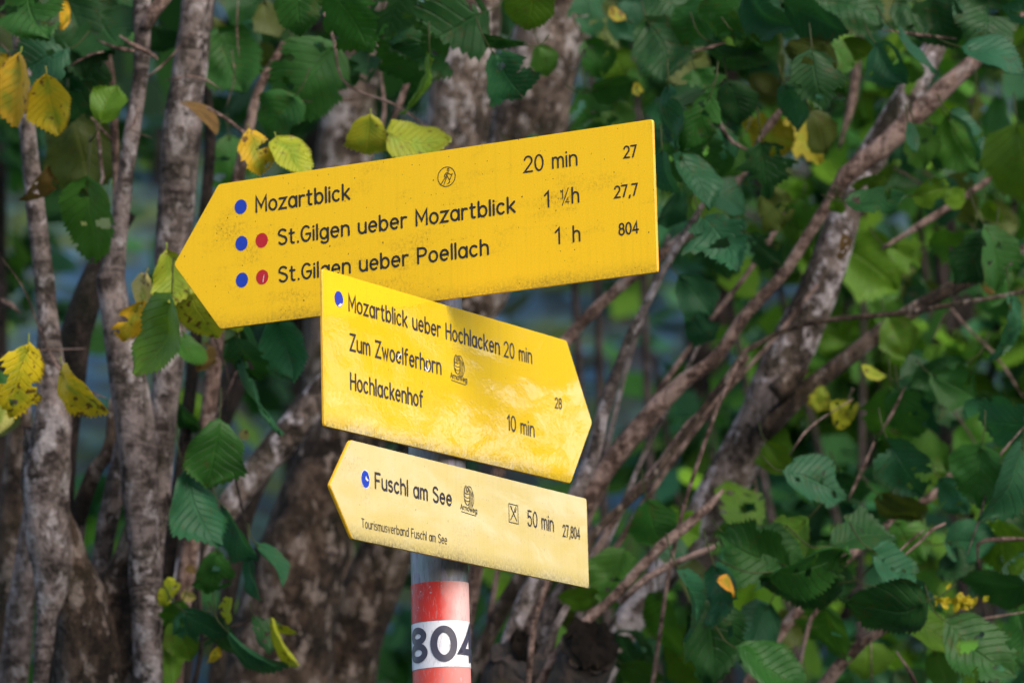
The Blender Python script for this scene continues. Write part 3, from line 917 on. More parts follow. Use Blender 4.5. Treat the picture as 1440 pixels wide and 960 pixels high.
for rows, d, mt_, dx in [
        ([(1105, 300, 7), (1060, 372, 8), (1000, 450, 9), (940, 530, 10), (890, 610, 11), (846, 690, 12), (800, 790, 12), (745, 980, 13)], 5.3, BARK_TWIG, .02),
        ([(985, 480, 6), (946, 560, 8), (905, 640, 9), (868, 730, 10), (828, 820, 10), (790, 980, 11)], 5.22, BARK_GREY, .07),
        ([(1150, 400, 6), (1085, 480, 7), (1020, 552, 8), (960, 628, 9), (900, 716, 10), (850, 800, 10), (800, 980, 11)], 5.35, BARK_TWIG, .1),
        ([(940, 330, 6), (918, 400, 7), (880, 520, 9), (850, 640, 10), (800, 800, 11), (740, 980, 12)], 5.45, BARK_GREY, -.02),
        ([(700, 800, 9), (690, 860, 10), (676, 980, 11)], 5.35, BARK_TWIG, -.05)]:
    build_stem(fan, 'stem', rows, d, mt_, rr(dx, .06), sides=9, knots=.4)
for rows, d, lab in [([(838, 884, 74), (836, 890, 82), (830, 912, 80), (815, 950, 78), (795, 1000, 82)], 4.96, 'thick sawn-off stem with a black rotten top'), ([(738, 900, 40), (734, 915, 76), (722, 950, 84), (712, 1000, 88)], 5.04, 'mossy brown broken stem')]:
    mb = MB()
    pts = stem_pts(rows, d, rr(.05, -.12))
    tube(mb, pts, 22, .008, .16, rnd.random() * 9, knots=.6)
    p0, r0 = pts[0]
    ax = (pts[0][0] - pts[2][0]).normalized()
    p0 = p0 - ax * r0 * .8
    nrm = (ax * .72 + Vector((.12, -.68, .05))).normalized()
    for v in mb.v:
        h = (v - p0).dot(nrm)
        if h > 0:
            v -= ax * (h / ax.dot(nrm))
            v += ax * (.016 * noise.noise(v * 55) + .010 * noise.noise(v * 130))
    st = mb.build('sawn_stem', STUMP, fan)
    st['label'] = lab
    cut = MB()
    sx = ax.orthogonal().normalized()
    sy = ax.cross(sx)
    vs_, fs_ = [p0 + nrm * .012], []
    for q in (.35, .7, 1.0):
        for k in range(24):
            a = 2 * math.pi * k / 24
            rr_ = r0 * q * (1.05 + .16 * noise.noise(Vector((math.cos(a) * 2, math.sin(a) * 2, d))))
            w_ = (sx * math.cos(a) + sy * math.sin(a)) * rr_
            vs_.append(p0 + w_ - ax * (w_.dot(nrm) / ax.dot(nrm)) + nrm * (.013 + .008 * (1 - q * q) + .024 * noise.noise(Vector((math.cos(a) * 6 * q, math.sin(a) * 6 * q, 3)))))
    for k in range(24):
        fs_.append((0, 1 + k, 1 + (k + 1) % 24))
        for q in range(2):
            fs_.append((1 + q * 24 + k, 25 + q * 24 + k, 25 + q * 24 + (k + 1) % 24, 1 + q * 24 + (k + 1) % 24))
    cut.add(vs_, fs_)
    cut.build('cut_face', WOOD_CUT, st, base=RB)
for rows, d in [([(990, 120, 8), (1010, 170, 7), (1030, 200, 6), (1062, 215, 4)], 5.0), ([(1108, 145, 12), (1085, 172, 13), (1062, 205, 11)], 5.05), ([(1020, 60, 4), (1000, 66, 5), (970, 74, 3)], 4.8), ([(1240, 42, 4), (1300, 50, 5), (1345, 55, 4)], 4.9), ([(1300, 745, 4), (1280, 760, 4), (1260, 780, 3)], 4.8), ([(1330, 735, 7), (1310, 745, 5), (1290, 765, 4), (1265, 785, 3)], 4.8), ([(1460, 758, 6), (1420, 758, 7), (1375, 765, 6), (1378, 800, 4)], 4.9),
                ([(1200, 560, 3), (1130, 610, 3), (1110, 640, 3)], 5.0), ([(1440, 600, 4), (1400, 650, 4), (1380, 720, 4), (1360, 780, 3)], 4.85), ([(1440, 860, 4), (1380, 870, 4), (1330, 880, 3)], 4.85), ([(1260, 915, 5), (1280, 945, 6), (1300, 990, 6)], 4.9), ([(1225, 900, 4), (1226, 980, 5)], 5.0)]:
    twig(fan, rows, d)

# leaves on the right: thin stems (front) carry most of them, the leaning tree the rest
RL = [
    (833, 20, 66, 50, -70, 't', 5.4), (840, 87, 58, 50, -60, 'g', 5.3), (868, 123, 60, 30, 8, 'g', 5.1), (830, 165, 70, 60, -80, 'g', 5.2), (930, 80, 100, 90, -70, 'd', 4.95), (945, 20, 90, 70, -60, 'd', 5.0), (890, 35, 60, 50, -50, 't', 5.3), (852, 52, 60, 40, -60, 'o', 5.6),
    (1027, 20, 84, 74, -115, 'g', 4.85), (1080, 20, 80, 44, -42, 't', 4.8), (1147, 34, 92, 46, -36, 't', 4.82), (1195, 18, 100, 80, -30, 'd', 4.95), (970, 36, 78, 64, -120, 'g', 4.9), (1053, 64, 56, 20, -40, 'd', 4.8), (1040, 92, 100, 30, -36, 'd', 4.85),
    (1147, 115, 80, 76, -85, 'd', 4.72), (1120, 152, 62, 26, -62, 't', 4.85), (1187, 77, 54, 40, -20, 'm', 4.9), (1253, 94, 66, 54, -58, 't', 4.85), (1296, 72, 76, 22, -35, 't', 4.8), (1280, 30, 60, 50, -60, 'd', 5.0), (1322, 40, 76, 60, -80, 'd', 5.0), (1387, 42, 84, 74, -95, 'd', 4.9), (1405, 78, 88, 48, -14, 't', 4.85), (1436, 8, 60, 40, -60, 't', 4.8), (1365, 20, 60, 50, -100, 't', 5.0),
    (980, 180, 86, 62, -112, 'g', 4.75), (1033, 150, 64, 56, -75, 'd', 4.85), (962, 142, 56, 44, -150, 'd', 4.9), (1296, 212, 66, 54, -72, 'm', 4.95), (1280, 195, 40, 20, -80, 't', 4.9), (1317, 271, 58, 40, 6, 'b', 5.0), (1160, 190, 66, 50, -60, 'o', 5.0),
    (981, 256, 84, 44, -58, 't', 4.75), (1022, 214, 56, 44, -60, 't', 5.0), (1030, 280, 60, 42, -20, 't', 5.0), (1237, 288, 80, 40, -6, 'd', 4.8), (1093, 302, 70, 56, -60, 'o', 5.2), (1372, 186, 76, 22, -38, 't', 5.0), (1357, 208, 86, 70, -60, 'm', 5.2), (1433, 240, 110, 60, -88, 'b', 5.1), (1180, 290, 26, 20, -80, 'b', 5.1), (1397, 300, 36, 24, -60, 'b', 5.6),
    (934, 250, 62, 26, -86, 't', 4.7), (941, 170, 84, 34, -88, 't', 4.72), (950, 230, 60, 46, -80, 'g', 4.85), (1000, 230, 70, 50, -70, 'g', 4.95),
    (980, 418, 66, 60, -50, 't', 5.1), (988, 463, 56, 44, -50, 't', 5.1), (950, 300, 60, 40, -100, 't', 5.0), (1075, 355, 60, 40, -50, 'd', 5.1), (1220, 380, 116, 100, -40, 'b', 5.75), (1277, 363, 60, 50, -30, 'b', 5.5), (1372, 366, 84, 60, -120, 'd', 5.0), (1412, 364, 90, 64, -60, 'g', 4.98), (1170, 473, 66, 56, -40, 'b', 5.9), (1267, 477, 60, 54, -60, 'b', 5.3),
    (1190, 583, 50, 44, -40, 'yg', 5.15), (1153, 563, 36, 30, -100, 'yg', 5.3), (1318, 532, 80, 66, -150, 'd', 5.2), (1345, 545, 70, 60, -30, 'g', 5.1), (1300, 520, 60, 40, 20, 'd', 5.25), (1428, 470, 96, 38, -80, 't', 5.0), (1412, 605, 100, 80, -170, 't', 4.9), (1255, 600, 96, 60, -86, 'm', 5.2), (1280, 590, 76, 50, -70, 'g', 5.15), (1087, 628, 66, 54, -70, 'b', 5.4), (1227, 527, 36, 14, -40, 'yg', 5.2), (1157, 437, 66, 56, -60, 'b', 5.8),
    (1153, 677, 92, 64, -16, 't', 4.85), (1093, 648, 52, 38, -60, 'b', 5.2), (1267, 668, 90, 72, -70, 't', 4.9), (1372, 673, 82, 62, -100, 'g', 4.85), (1428, 690, 124, 70, -100, 't', 4.8), (1050, 775, 104, 90, 160, 'g', 4.85), (1085, 775, 96, 80, -20, 'g', 4.88), (1150, 800, 118, 68, 2, 'g', 4.75), (1120, 828, 112, 64, 190, 'd', 4.8), (1222, 757, 100, 54, 8, 'd', 4.85), (1267, 803, 88, 58, -36, 't', 4.78), (1240, 868, 116, 76, 200, 'd', 4.72), (1310, 885, 108, 44, -12, 'b', 4.8), (1383, 917, 112, 84, -40, 'g', 4.72), (1390, 822, 90, 46, 180, 'd', 4.85), (1370, 757, 70, 46, 10, 't', 5.0), (1400, 744, 54, 22, -10, 'b', 5.1), (1267, 722, 76, 40, -40, 'o', 5.0), (1165, 900, 92, 52, -82, 'm', 5.0),
    (985, 852, 100, 28, -60, 't', 4.75), (1022, 842, 86, 50, -70, 't', 4.8), (1003, 908, 116, 92, -70, 'd', 4.8), (1087, 940, 100, 60, -30, 'g', 4.75), (1060, 890, 80, 60, -120, 't', 4.95), (925, 742, 74, 66, -70, 'g', 5.05), (857, 814, 84, 64, -120, 'm', 5.1), (812, 842, 56, 34, 190, 'b', 5.1), (947, 770, 60, 40, -20, 't', 5.1), (929, 885, 96, 50, -86, 'm', 5.2), (884, 925, 70, 56, -70, 'd', 5.3), (905, 950, 60, 40, -30, 'm', 5.2),
    (1340, 800, 60, 40, -100, 'd', 5.0), (1430, 800, 60, 50, -60, 't', 5.0), (1300, 830, 40, 26, -40, 't', 4.9), (1345, 700, 60, 44, -50, 't', 5.05), (1195, 690, 60, 46, -60, 'd', 5.3), (1440, 900, 80, 60, -80, 'g', 4.9), (1330, 945, 60, 40, -60, 'm', 5.1), (1180, 820, 50, 40, -90, 'd', 5.0),
]
rl, ml = MB(), MB()
for i, (x, y, l, w, a, k, d) in enumerate(RL):
    if k in YKEYS:
        continue
    tgt = rl if d < 5.05 else ml
    p, td, L = placed_leaf(tgt, x, y, l, w, a, k, d)
    stalk(tgt, p, td, L)
    if rnd.random() < .85 and not (880 < x < 1240 and 330 < y < 720):
        an = rnd.uniform(0, 6.28)
        q = rnd.uniform(.35, .7) * l
        d2_ = d + rnd.uniform(.08, .6)
        p, td, L = placed_leaf(rl if d2_ < 5.05 else ml, x + q * math.cos(an), y + q * math.sin(an), l * rnd.uniform(.55, .95), w * rnd.uniform(.5, 1.1), a + rnd.uniform(-70, 70), rnd.choice('gmbbmtmo'), d2_)
        stalk(ml, p, td, L)
for (x, y, l, w, a, k, d) in [(1013, 348, 100, 90, -62, 't', 4.8), (1078, 242, 84, 76, -80, 'd', 4.85), (1075, 25, 70, 60, -100, 't', 4.9), (990, 130, 70, 60, -70, 'g', 5.0)]:
    p, td, L = placed_leaf(rl, x, y, l, w, a, k, d, shape=lobes)
    stalk(rl, p, td, L)
# random sprays filling the depth of the shrub
for i in range(15):
    x0, y0 = rnd.uniform(840, 1480), rnd.uniform(-60, 980)
    if 860 < x0 < 1250 and 330 < y0 < 720 and rnd.random() < .75:
        continue
    d = rnd.uniform(5.5, 6.4)
    a0 = rnd.uniform(-60, 30)
    pts = []
    for k in range(5):
        pts.append((x0 + 40 * k * math.cos(R_(a0)), y0 - 40 * k * math.sin(R_(a0)) + 3 * k * k, 4 - .5 * k))
    tube(ml, stem_pts(pts, d), 5, .03, 0, tint=(.06, .045, .03))
    for k, (x, y, w) in enumerate(pts):
        p, td, L = placed_leaf(ml, x + rnd.uniform(-25, 25), y + rnd.uniform(-25, 25), rnd.uniform(46, 84), rnd.uniform(24, 66), a0 + rnd.choice((-50, 50)) + rnd.uniform(-30, 30), rnd.choice('gdtmtdo'), d + rnd.uniform(-.05, .05))
for i, (x, y, l, w, a, k, d) in enumerate(RL):
    if k in YKEYS:
        ym = MB()
        p, td, L = placed_leaf(ym, x, y, l, w, a, k, d)
        ym.build('yellow_leaf', LEAF_Y, lean)
rl.build('foliage', LEAF, fan)
ml.build('foliage', LEAF, lean)
for (x, y, l, w, a, k, d, sh, lab) in [(1075, 190, 84, 56, 165, 'yd', 5.2, lobes, 'yellow lobed leaf torn by black holes'), (1130, 205, 90, 60, -30, 'yd', 5.25, lobes, None), (866, 23, 26, 16, -60, 'yd', 5.2, hw, None), (896, 126, 18, 14, -80, 'y', 5.1, hw, None), (1028, 823, 36, 16, -25, 'or_', 4.75, hw, 'small orange leaf')]:
    ym = MB()
    placed_leaf(ym, x, y, l, w, a, k, d, shape=sh)
    o = ym.build('yellow_leaf', LEAF_Y, fan)
    if lab:
        o['label'] = lab
for (x, y, l, w, a, d) in [(1100, 762, 50, 40, -60, 5.1), (1395, 400, 24, 20, 40, 5.2), (1190, 350, 36, 20, -80, 5.1)]:
    dm = MB()
    placed_leaf(dm, x, y, l, w, a, 'br', d)
    dm.build('withered_leaf', LEAF_B, fan)
fm = MB()
for i in range(26):
    x, y = 1353 + rnd.gauss(0, 14), 846 + rnd.gauss(0, 6)
    placed_leaf(fm, x, y, rnd.uniform(9, 16), rnd.uniform(5, 9), rnd.uniform(0, 360), 'y', 4.78 + rnd.uniform(-.02, .02))
fo = fm.build('flower_cluster', LEAF_Y, fan)
fo['label'] = 'small cluster of curly yellow flowers'

# ------------------------------------------------------------------ background trees and shrubs, out of focus
def bg_tree(px, d, wpx, lean_px, label, keys, crown_spec, mat=BARK_FAR, seed=0, group='trees on the slope behind'):
    b0 = at(px, 960, d)
    b0.z = ground_z(b0.x, b0.y)
    t = thing('forest_tree', label, 'tree', b0, group)
    mb = MB()
    top = at(px + lean_px, -700, d)
    pts = [(top, wpx * .45 * d / FPX / 2), (at(px + lean_px * .5, 0, d), wpx * .9 * d / FPX / 2), (at(px, 960, d), wpx * d / FPX / 2), (b0 - Vector((0, 0, .2)), wpx * 1.3 * d / FPX / 2)]
    tube(mb, pts, 12, .2, .1, seed)
    mb.build('trunk', mat, t)
    cm = MB()
    for k, (cx, cy, rx, ry, rz, n, size) in enumerate(crown_spec):
        c = at(px + cx, cy, d)
        cloud(cm, c, (rx, ry, rz), n, size, keys, seed=seed * 10 + k, haze_lift=1.7 if cy > -300 else 1)  # clumps in view get lighter leaf colour in place of haze
    cm.build('crown', LEAF_FAR, t)
    return t


bg_tree(1338, 9.0, 66, 20, 'dark brown tree trunk in blurred foliage at the right edge', 'mgb', [(-60, 470, .30, .3, .9, 150, .10), (100, 300, .35, .4, .6, 100, .10), (0, -650, 1.6, 1.4, 1.2, 350, .17)], BARK_FAR, 3)
bg_tree(985, 10.5, 70, 60, 'blurred tree between the upper sign and the leaning trunk', 'gtm', [(-80, 150, .9, .5, .8, 300, .11), (0, 480, .5, .5, .4, 120, .11), (0, -650, 1.8, 1.4, 1.2, 350, .18)], BARK_FAR, 4)
bg_tree(1180, 13.0, 60, -30, 'far tree with dull green leaves behind the leaning trunk', 'mtob', [(60, 120, 1.0, .7, .9, 260, .13), (-30, 700, .8, .6, .7, 180, .13), (0, -600, 2.0, 1.5, 1.4, 350, .2)], BARK_FAR, 5)
bg_tree(-20, 8.5, 70, -10, 'dark tree trunk at the left edge behind the hazel stems', 'dtg', [(20, 150, .20, .4, .3, 60, .10), (0, -650, 1.8, 1.4, 1.2, 350, .17)], BARK_FAR, 6)
bg_tree(420, 12.0, 50, 40, 'far tree between the hazel stems and the thick trunks', 'dtg', [(-60, 120, .5, .6, .4, 110, .12), (0, 500, .4, .6, .4, 60, .12), (0, -600, 2.0, 1.5, 1.4, 350, .2)], BARK_FAR, 7)
bg_tree(880, 16.0, 46, 30, 'distant thin tree right behind the signs', 'mtbt', [(0, 480, 1.1, .7, 1.0, 200, .14), (0, -500, 2.2, 1.6, 1.4, 300, .22)], BARK_FAR, 8)
bg_tree(1560, 11.0, 70, 0, 'tree behind the right edge with bright green leaves', 'bmg', [(-170, 520, .5, .5, 1.0, 260, .12), (-200, 200, .6, .5, .6, 160, .12), (0, -600, 2.0, 1.5, 1.4, 350, .2)], BARK_FAR, 9)
bg_tree(230, 17.0, 44, 10, 'distant tree seen through the gaps of the hazel', 'dtd', [(-60, 120, .9, .7, .5, 110, .14), (0, -500, 2.2, 1.6, 1.4, 300, .22)], BARK_FAR, 10)
for k, (px, d, w, keys, lab) in enumerate([(-260, 10.0, 60, 'gmt', 'forest tree well left of the hazel, nearest one there'), (-620, 12.0, 70, 'dtg', 'forest tree well left of the hazel, darkest crown'), (-980, 10.5, 60, 'gmb', 'forest tree well left of the hazel, outermost one'), (-420, 17.0, 50, 'dtm', 'forest tree well left of the hazel, farthest up the slope'),
                                       (1850, 12.0, 66, 'gmt', 'forest tree well right of the leaning trunk, nearest one there'), (2250, 10.0, 60, 'mbg', 'forest tree well right of the leaning trunk, outermost one'), (2050, 17.0, 50, 'dtm', 'forest tree well right of the leaning trunk, farthest up the slope')]):
    bg_tree(px, d, w, 20, lab, keys, [(0, 200, .8, .6, .7, 200, .12), (120, 700, .7, .6, .6, 160, .12), (0, -600, 2.0, 1.5, 1.4, 300, .2)], BARK_FAR, 50 + k)
ug = MB()
r_ug = random.Random(5)
for i in range(5200):
    y = r_ug.uniform(9, 26)
    x = r_ug.uniform(-.40, .40) * y
    z = ground_z(x, y)
    c_ = r_ug.choice('gtmbtod')
    p = Vector((x, y, z + r_ug.uniform(0, .25)))
    td = Vector((r_ug.uniform(-1, 1), r_ug.uniform(-1, .2), r_ug.uniform(-.2, 1))).normalized()
    nn = Vector((r_ug.uniform(-.6, .6), -.6, .8)).normalized()
    sd = td.cross(nn).normalized()
    sz = r_ug.uniform(.10, .24)
    ug.add([p, p + td * sz * .4 + sd * sz * .35, p + td * sz, p + td * sz * .4 - sd * sz * .35], [(0, 1, 2, 3)], [(0, 0), (.4, 1), (1, 0), (.4, -1)], jitter(tuple(q * 1.6 for q in GREEN[c_]), .35))
uo = ug.build('undergrowth', LEAF_FAR)
uo['kind'] = 'stuff'
uo['label'], uo['category'] = 'blurred low green undergrowth covering the slope behind', 'undergrowth'
rb = [(1120, 690, 7.6, .55, .40, .45, 260, 'low blurred bush under the leaning trunk', 'btmb'), (1330, 800, 7.8, .55, .45, .5, 300, 'blurred bush in the lower right corner', 'dtg'),
      (760, 850, 8.2, .40, .4, .35, 130, 'dark bush right beside the post foot', 'tdg'), (940, 880, 8.0, .4, .4, .4, 180, 'blurred bush below the fan of stems', 'mbt'), (1230, 420, 7.4, .55, .35, .45, 230, 'bright green blurred bush right of the leaning trunk', 'bmb'),
      (900, 60, 7.2, .45, .3, .30, 170, 'blurred leafy bush above the upper sign end', 'mbt'), (1330, 110, 7.6, .5, .3, .32, 170, 'blurred leafy bush in the upper right corner', 'gtm')]
for k, (px, py, d, rx, ry, rz, n, lab, keys) in enumerate(rb):
    c = at(px, py, d)
    b0 = Vector((c.x, c.y, ground_z(c.x, c.y)))
    t = thing('forest_shrub', lab, 'shrub', b0, 'bushes in the blurred background')
    sm = MB()
    for q in range(3):
        tube(sm, [(c + Vector((rnd.uniform(-rx, rx) * .6, 0, rz * .6)), .006), (c.lerp(b0, .5) + Vector((rnd.uniform(-.1, .1), 0, 0)), .010), (b0 + Vector((rnd.uniform(-.05, .05), 0, -.05)), .014)], 6, .1, .05)
    sm.build('stem', BARK_FAR, t)
    cm = MB()
    cloud(cm, c, (rx, ry, rz), n, .10, keys, seed=70 + k, haze_lift=1.7)  # bush leaves lightened too, distant haze put into their colour
    cm.build('foliage', LEAF_FAR, t)

for (az, r, w, spec, sd, lab) in [(60, 11.0, .24, [(.2, 3.50, 1.6, .7, .38, 900, .16), (.3, 5.35, 1.8, 1.2, 1.1, 1500, .20)], 41, 'unseen tree to the right of the signpost, nearest one'),
                                  (67, 15.0, .30, [(0, 6.4, 2.2, 1.8, 1.7, 700, .22)], 42, 'unseen tree to the right of the signpost, farther one'),
                                  (53, 14.0, .30, [(0, 6.0, 2.0, 1.8, 1.7, 700, .22)], 43, 'unseen tree to the right of the signpost, leftmost one')]:
    b0 = Vector((math.sin(R_(az)) * r, 4 + math.cos(R_(az)) * r, 0))
    b0.z = ground_z(b0.x, b0.y)
    t = thing('reflection_tree', lab, 'tree', b0)  # out of view, added so crown gaps shape the middle board's glare
    mb = MB()
    tube(mb, [(b0 + Vector((.2, 0, spec[-1][1] + 1)), w * .25), (b0 + Vector((.1, 0, 2)), w * .42), (b0 - Vector((0, 0, .2)), w * .6)], 12, .15, .1, sd)
    mb.build('trunk', BARK_FAR, t)
    cm = MB()
    for k, (dx, z, rx, ry, rz, n, size) in enumerate(spec):
        cloud(cm, b0 + Vector((dx, 0, z)), (rx, ry, rz), n, size, 'gmd', seed=sd * 10 + k)
    cm.build('crown', LEAF_FAR, t)

# ------------------------------------------------------------------ signpost
PX, PY = -0.0806, 4.044
PR = 0.0295
post_base = Vector((PX, PY, ground_z(PX, PY)))
sp_t = thing('trail_signpost', 'galvanised round post with red and white bands carrying three yellow hiking arrow signs', 'signpost', post_base)


def cyl(mb, z0, z1, r, n=64, cap=True, tilt=0.0):
    """tube round the post axis; tilt lifts the rims a little on one side like hand-wrapped foil"""
    verts, faces = [], []
    nz = max(2, int((z1 - z0) / .02))
    for i in range(nz + 1):
        z = z0 + (z1 - z0) * i / nz
        for k in range(n):
            a = 2 * math.pi * k / n
            verts.append(Vector((PX + r * math.cos(a), PY + r * math.sin(a), z + tilt * math.cos(a))))
    for i in range(nz):
        for k in range(n):
            faces.append((i * n + k, i * n + (k + 1) % n, (i + 1) * n + (k + 1) % n, (i + 1) * n + k))
    if cap:
        faces.append(tuple((nz) * n + k for k in range(n)))
    mb.add(verts, faces)


def z_at(py, px=620):
    """height on the post seen at that photo row"""
    d = CF + CR * ((px - 720) / FPX) + CU * ((480 - py) / FPX)
    t = (PY - PR - EYE.y) / d.y
    return (EYE + d * t).z


pm = MB()
cyl(pm, post_base.z - .3, 2.552, PR)
post = pm.build('post', GALV, sp_t, base=post_base)
cp = MB()
cyl(cp, 2.545, 2.556, PR + .002)
cp.build('cap', flat('black_plastic', (.02, .02, .02), .4), post, base=post_base)
ZR0, ZW0, ZW1 = z_at(816.5), z_at(872), z_at(937)
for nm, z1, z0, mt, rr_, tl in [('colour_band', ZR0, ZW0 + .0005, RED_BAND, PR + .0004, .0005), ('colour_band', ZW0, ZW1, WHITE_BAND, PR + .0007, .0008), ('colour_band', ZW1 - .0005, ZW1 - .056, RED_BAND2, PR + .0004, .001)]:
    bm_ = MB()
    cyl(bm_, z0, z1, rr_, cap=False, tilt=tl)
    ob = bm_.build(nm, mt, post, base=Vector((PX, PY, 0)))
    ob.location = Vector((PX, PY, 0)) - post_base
    ob['label'] = {RED_BAND: 'red band, paler on its right side', WHITE_BAND: 'white band with the number 804', RED_BAND2: 'lower pale red band'}[mt]


# -------- stroke lettering -------------------------------------------------
def arc(cx, cy, rx, ry, a0, a1, n=14):
    return [(cx + rx * math.cos(R_(a0 + (a1 - a0) * i / n)), cy + ry * math.sin(R_(a0 + (a1 - a0) * i / n))) for i in range(n + 1)]


X = .68
def O(w, h=X):
    return arc(w / 2, h / 2, w / 2, h / 2, 90, 450, 26)


GL = {
    'M': (.62, [[(0, 0), (0, 1), (.31, .30), (.62, 1), (.62, 0)]]),
    'H': (.50, [[(0, 0), (0, 1)], [(.5, 0), (.5, 1)], [(0, .52), (.5, .52)]]),
    'Z': (.50, [[(0, 1), (.5, 1), (0, 0), (.5, 0)]]),
    'F': (.44, [[(0, 0), (0, 1), (.44, 1)], [(0, .52), (.36, .52)]]),
    'P': (.48, [[(0, 0), (0, 1), (.24, 1)] + arc(.24, .74, .24, .26, 90, -90)[1:] + [(0, .48)]]),
    'T': (.50, [[(0, 1), (.5, 1)], [(.25, 1), (.25, 0)]]),
    'S': (.48, [arc(.24, .75, .23, .25, 35, 200, 12) + arc(.24, .26, .24, .26, 75, -150, 16)]),
    'G': (.54, [arc(.28, .5, .28, .5, 50, 325, 24) + [(.54, .28), (.54, .47), (.30, .47)]]),
    'A': (.54, [[(0, 0), (.27, 1), (.54, 0)], [(.09, .33), (.45, .33)]]),
    'W': (.74, [[(0, 1), (.18, 0), (.37, .8), (.56, 0), (.74, 1)]]),
    'a': (.46, [O(.44), [(.46, X), (.46, 0)]]),
    'b': (.46, [[(0, 1), (0, 0)], [(p + .02, q) for p, q in O(.44)]]),
    'c': (.42, [arc(.22, X / 2, .22, X / 2, 48, 312, 18)]),
    'd': (.46, [O(.44), [(.46, 1), (.46, 0)]]),
    'e': (.46, [[(.02, .36), (.45, .36)] + arc(.23, X / 2, .22, X / 2, 0, 308, 22)]),
    'f': (.30, [[(.10, 0), (.10, .82)] + arc(.26, .82, .16, .18, 180, 80, 8)[1:], [(0, X), (.28, X)]]),
    'g': (.46, [O(.44), [(.46, X), (.46, -.10)] + arc(.24, -.10, .22, .20, 0, -150, 10)[1:]]),
    'h': (.42, [[(0, 0), (0, 1)], [(0, .40)] + arc(.21, .42, .21, .26, 165, 0, 10) + [(.42, 0)]]),
    'i': (.02, [[(.01, 0), (.01, X)], [(.01, .90), (.01, .93)]]),
    'k': (.40, [[(0, 0), (0, 1)], [(.38, X), (0, .24)], [(.13, .36), (.40, 0)]]),
    'l': (.02, [[(.01, 0), (.01, 1)]]),
    'm': (.64, [[(0, 0), (0, X)], [(0, .40)] + arc(.16, .44, .16, .24, 165, 0, 9) + [(.32, 0)], [(.32, .40)] + arc(.48, .44, .16, .24, 165, 0, 9) + [(.64, 0)]]),
    'n': (.42, [[(0, 0), (0, X)], [(0, .40)] + arc(.21, .42, .21, .26, 165, 0, 10) + [(.42, 0)]]),
    'o': (.46, [O(.46)]),
    'r': (.28, [[(0, 0), (0, X)], [(0, .42)] + arc(.20, .40, .20, .27, 165, 65, 8)]),
    's': (.36, [arc(.18, .51, .17, .17, 40, 215, 10) + arc(.18, .18, .18, .18, 70, -145, 12)]),
    't': (.30, [[(.10, .92), (.10, .14)] + arc(.23, .14, .13, .14, 180, 285, 7)[1:], [(0, X), (.27, X)]]),
    'u': (.42, [[(0, X), (0, .26)] + arc(.21, .26, .21, .26, 180, 345, 10)[1:], [(.42, X), (.42, 0)]]),
    'v': (.42, [[(0, X), (.21, 0), (.42, X)]]),
    'w': (.58, [[(0, X), (.15, 0), (.29, .58), (.43, 0), (.58, X)]]),
    'z': (.40, [[(0, X), (.4, X), (0, 0), (.4, 0)]]),
    '0': (.48, [arc(.24, .5, .24, .5, 90, 450, 28)]),
    '1': (.20, [[(0, .76), (.19, 1), (.19, 0)]]),
    '2': (.48, [arc(.24, .72, .23, .28, 165, -35, 14) + [(0, 0), (.48, 0)]]),
    '4': (.50, [[(.36, 0), (.36, 1), (0, .28), (.50, .28)]]),
    '5': (.48, [[(.44, 1), (.06, 1), (.03, .55)] + arc(.22, .32, .25, .32, 128, -150, 16)]),
    '7': (.46, [[(0, 1), (.46, 1), (.14, 0)]]),
    '8': (.48, [arc(.24, .76, .20, .24, 90, 450, 22), arc(.24, .27, .24, .27, 90, 450, 24)]),
    '.': (.04, [[(.02, 0), (.02, .03)]]),
    ',': (.10, [[(.08, .05), (.02, -.15)]]),
}


def ribbon(pts, hw_, cap=True):
    """outline strip of a polyline with mitred joints and round ends; returns verts, faces in 2D"""
    q = [Vector(pts[0])]
    for p in pts[1:]:
        if (Vector(p) - q[-1]).length > 1e-6:
            q.append(Vector(p))
    closed = len(q) > 3 and (q[0] - q[-1]).length < 1e-5
    if closed:
        q.pop()
    n = len(q)
    left, right = [], []
    for i in range(n):
        a = q[i - 1] if (closed or i > 0) else None
        b = q[(i + 1) % n] if (closed or i < n - 1) else None
        d1 = (q[i] - a).normalized() if a is not None else None
        d2 = (b - q[i]).normalized() if b is not None else None
        d1, d2 = d1 or d2, d2 or d1
        nn = Vector((-d1.y, d1.x)) + Vector((-d2.y, d2.x))
        if nn.length < 1e-4:
            nn = Vector((-d1.y, d1.x))
        nn.normalize()
        k = hw_ / max(.42, nn.dot(Vector((-d1.y, d1.x))))
        left.append(q[i] + nn * k)
        right.append(q[i] - nn * k)
    vs_ = left + right
    fs_ = [(i, (i + 1) % n, n + (i + 1) % n, n + i) for i in range(n if closed else n - 1)]
    fs_ = [f[::-1] for f in fs_]
    if cap and not closed:
        for end, prv in ((0, 1), (n - 1, n - 2)):
            d = (q[end] - q[prv]).normalized()
            a0 = math.atan2(d.y, d.x)
            o = len(vs_)
            vs_.append(q[end])
            for k in range(9):
                an = a0 - math.pi / 2 + math.pi * k / 8
                vs_.append(q[end] + Vector((math.cos(an), math.sin(an))) * hw_)
            fs_ += [(o, o + 1 + k, o + 2 + k) for k in range(8)]
    return vs_, fs_


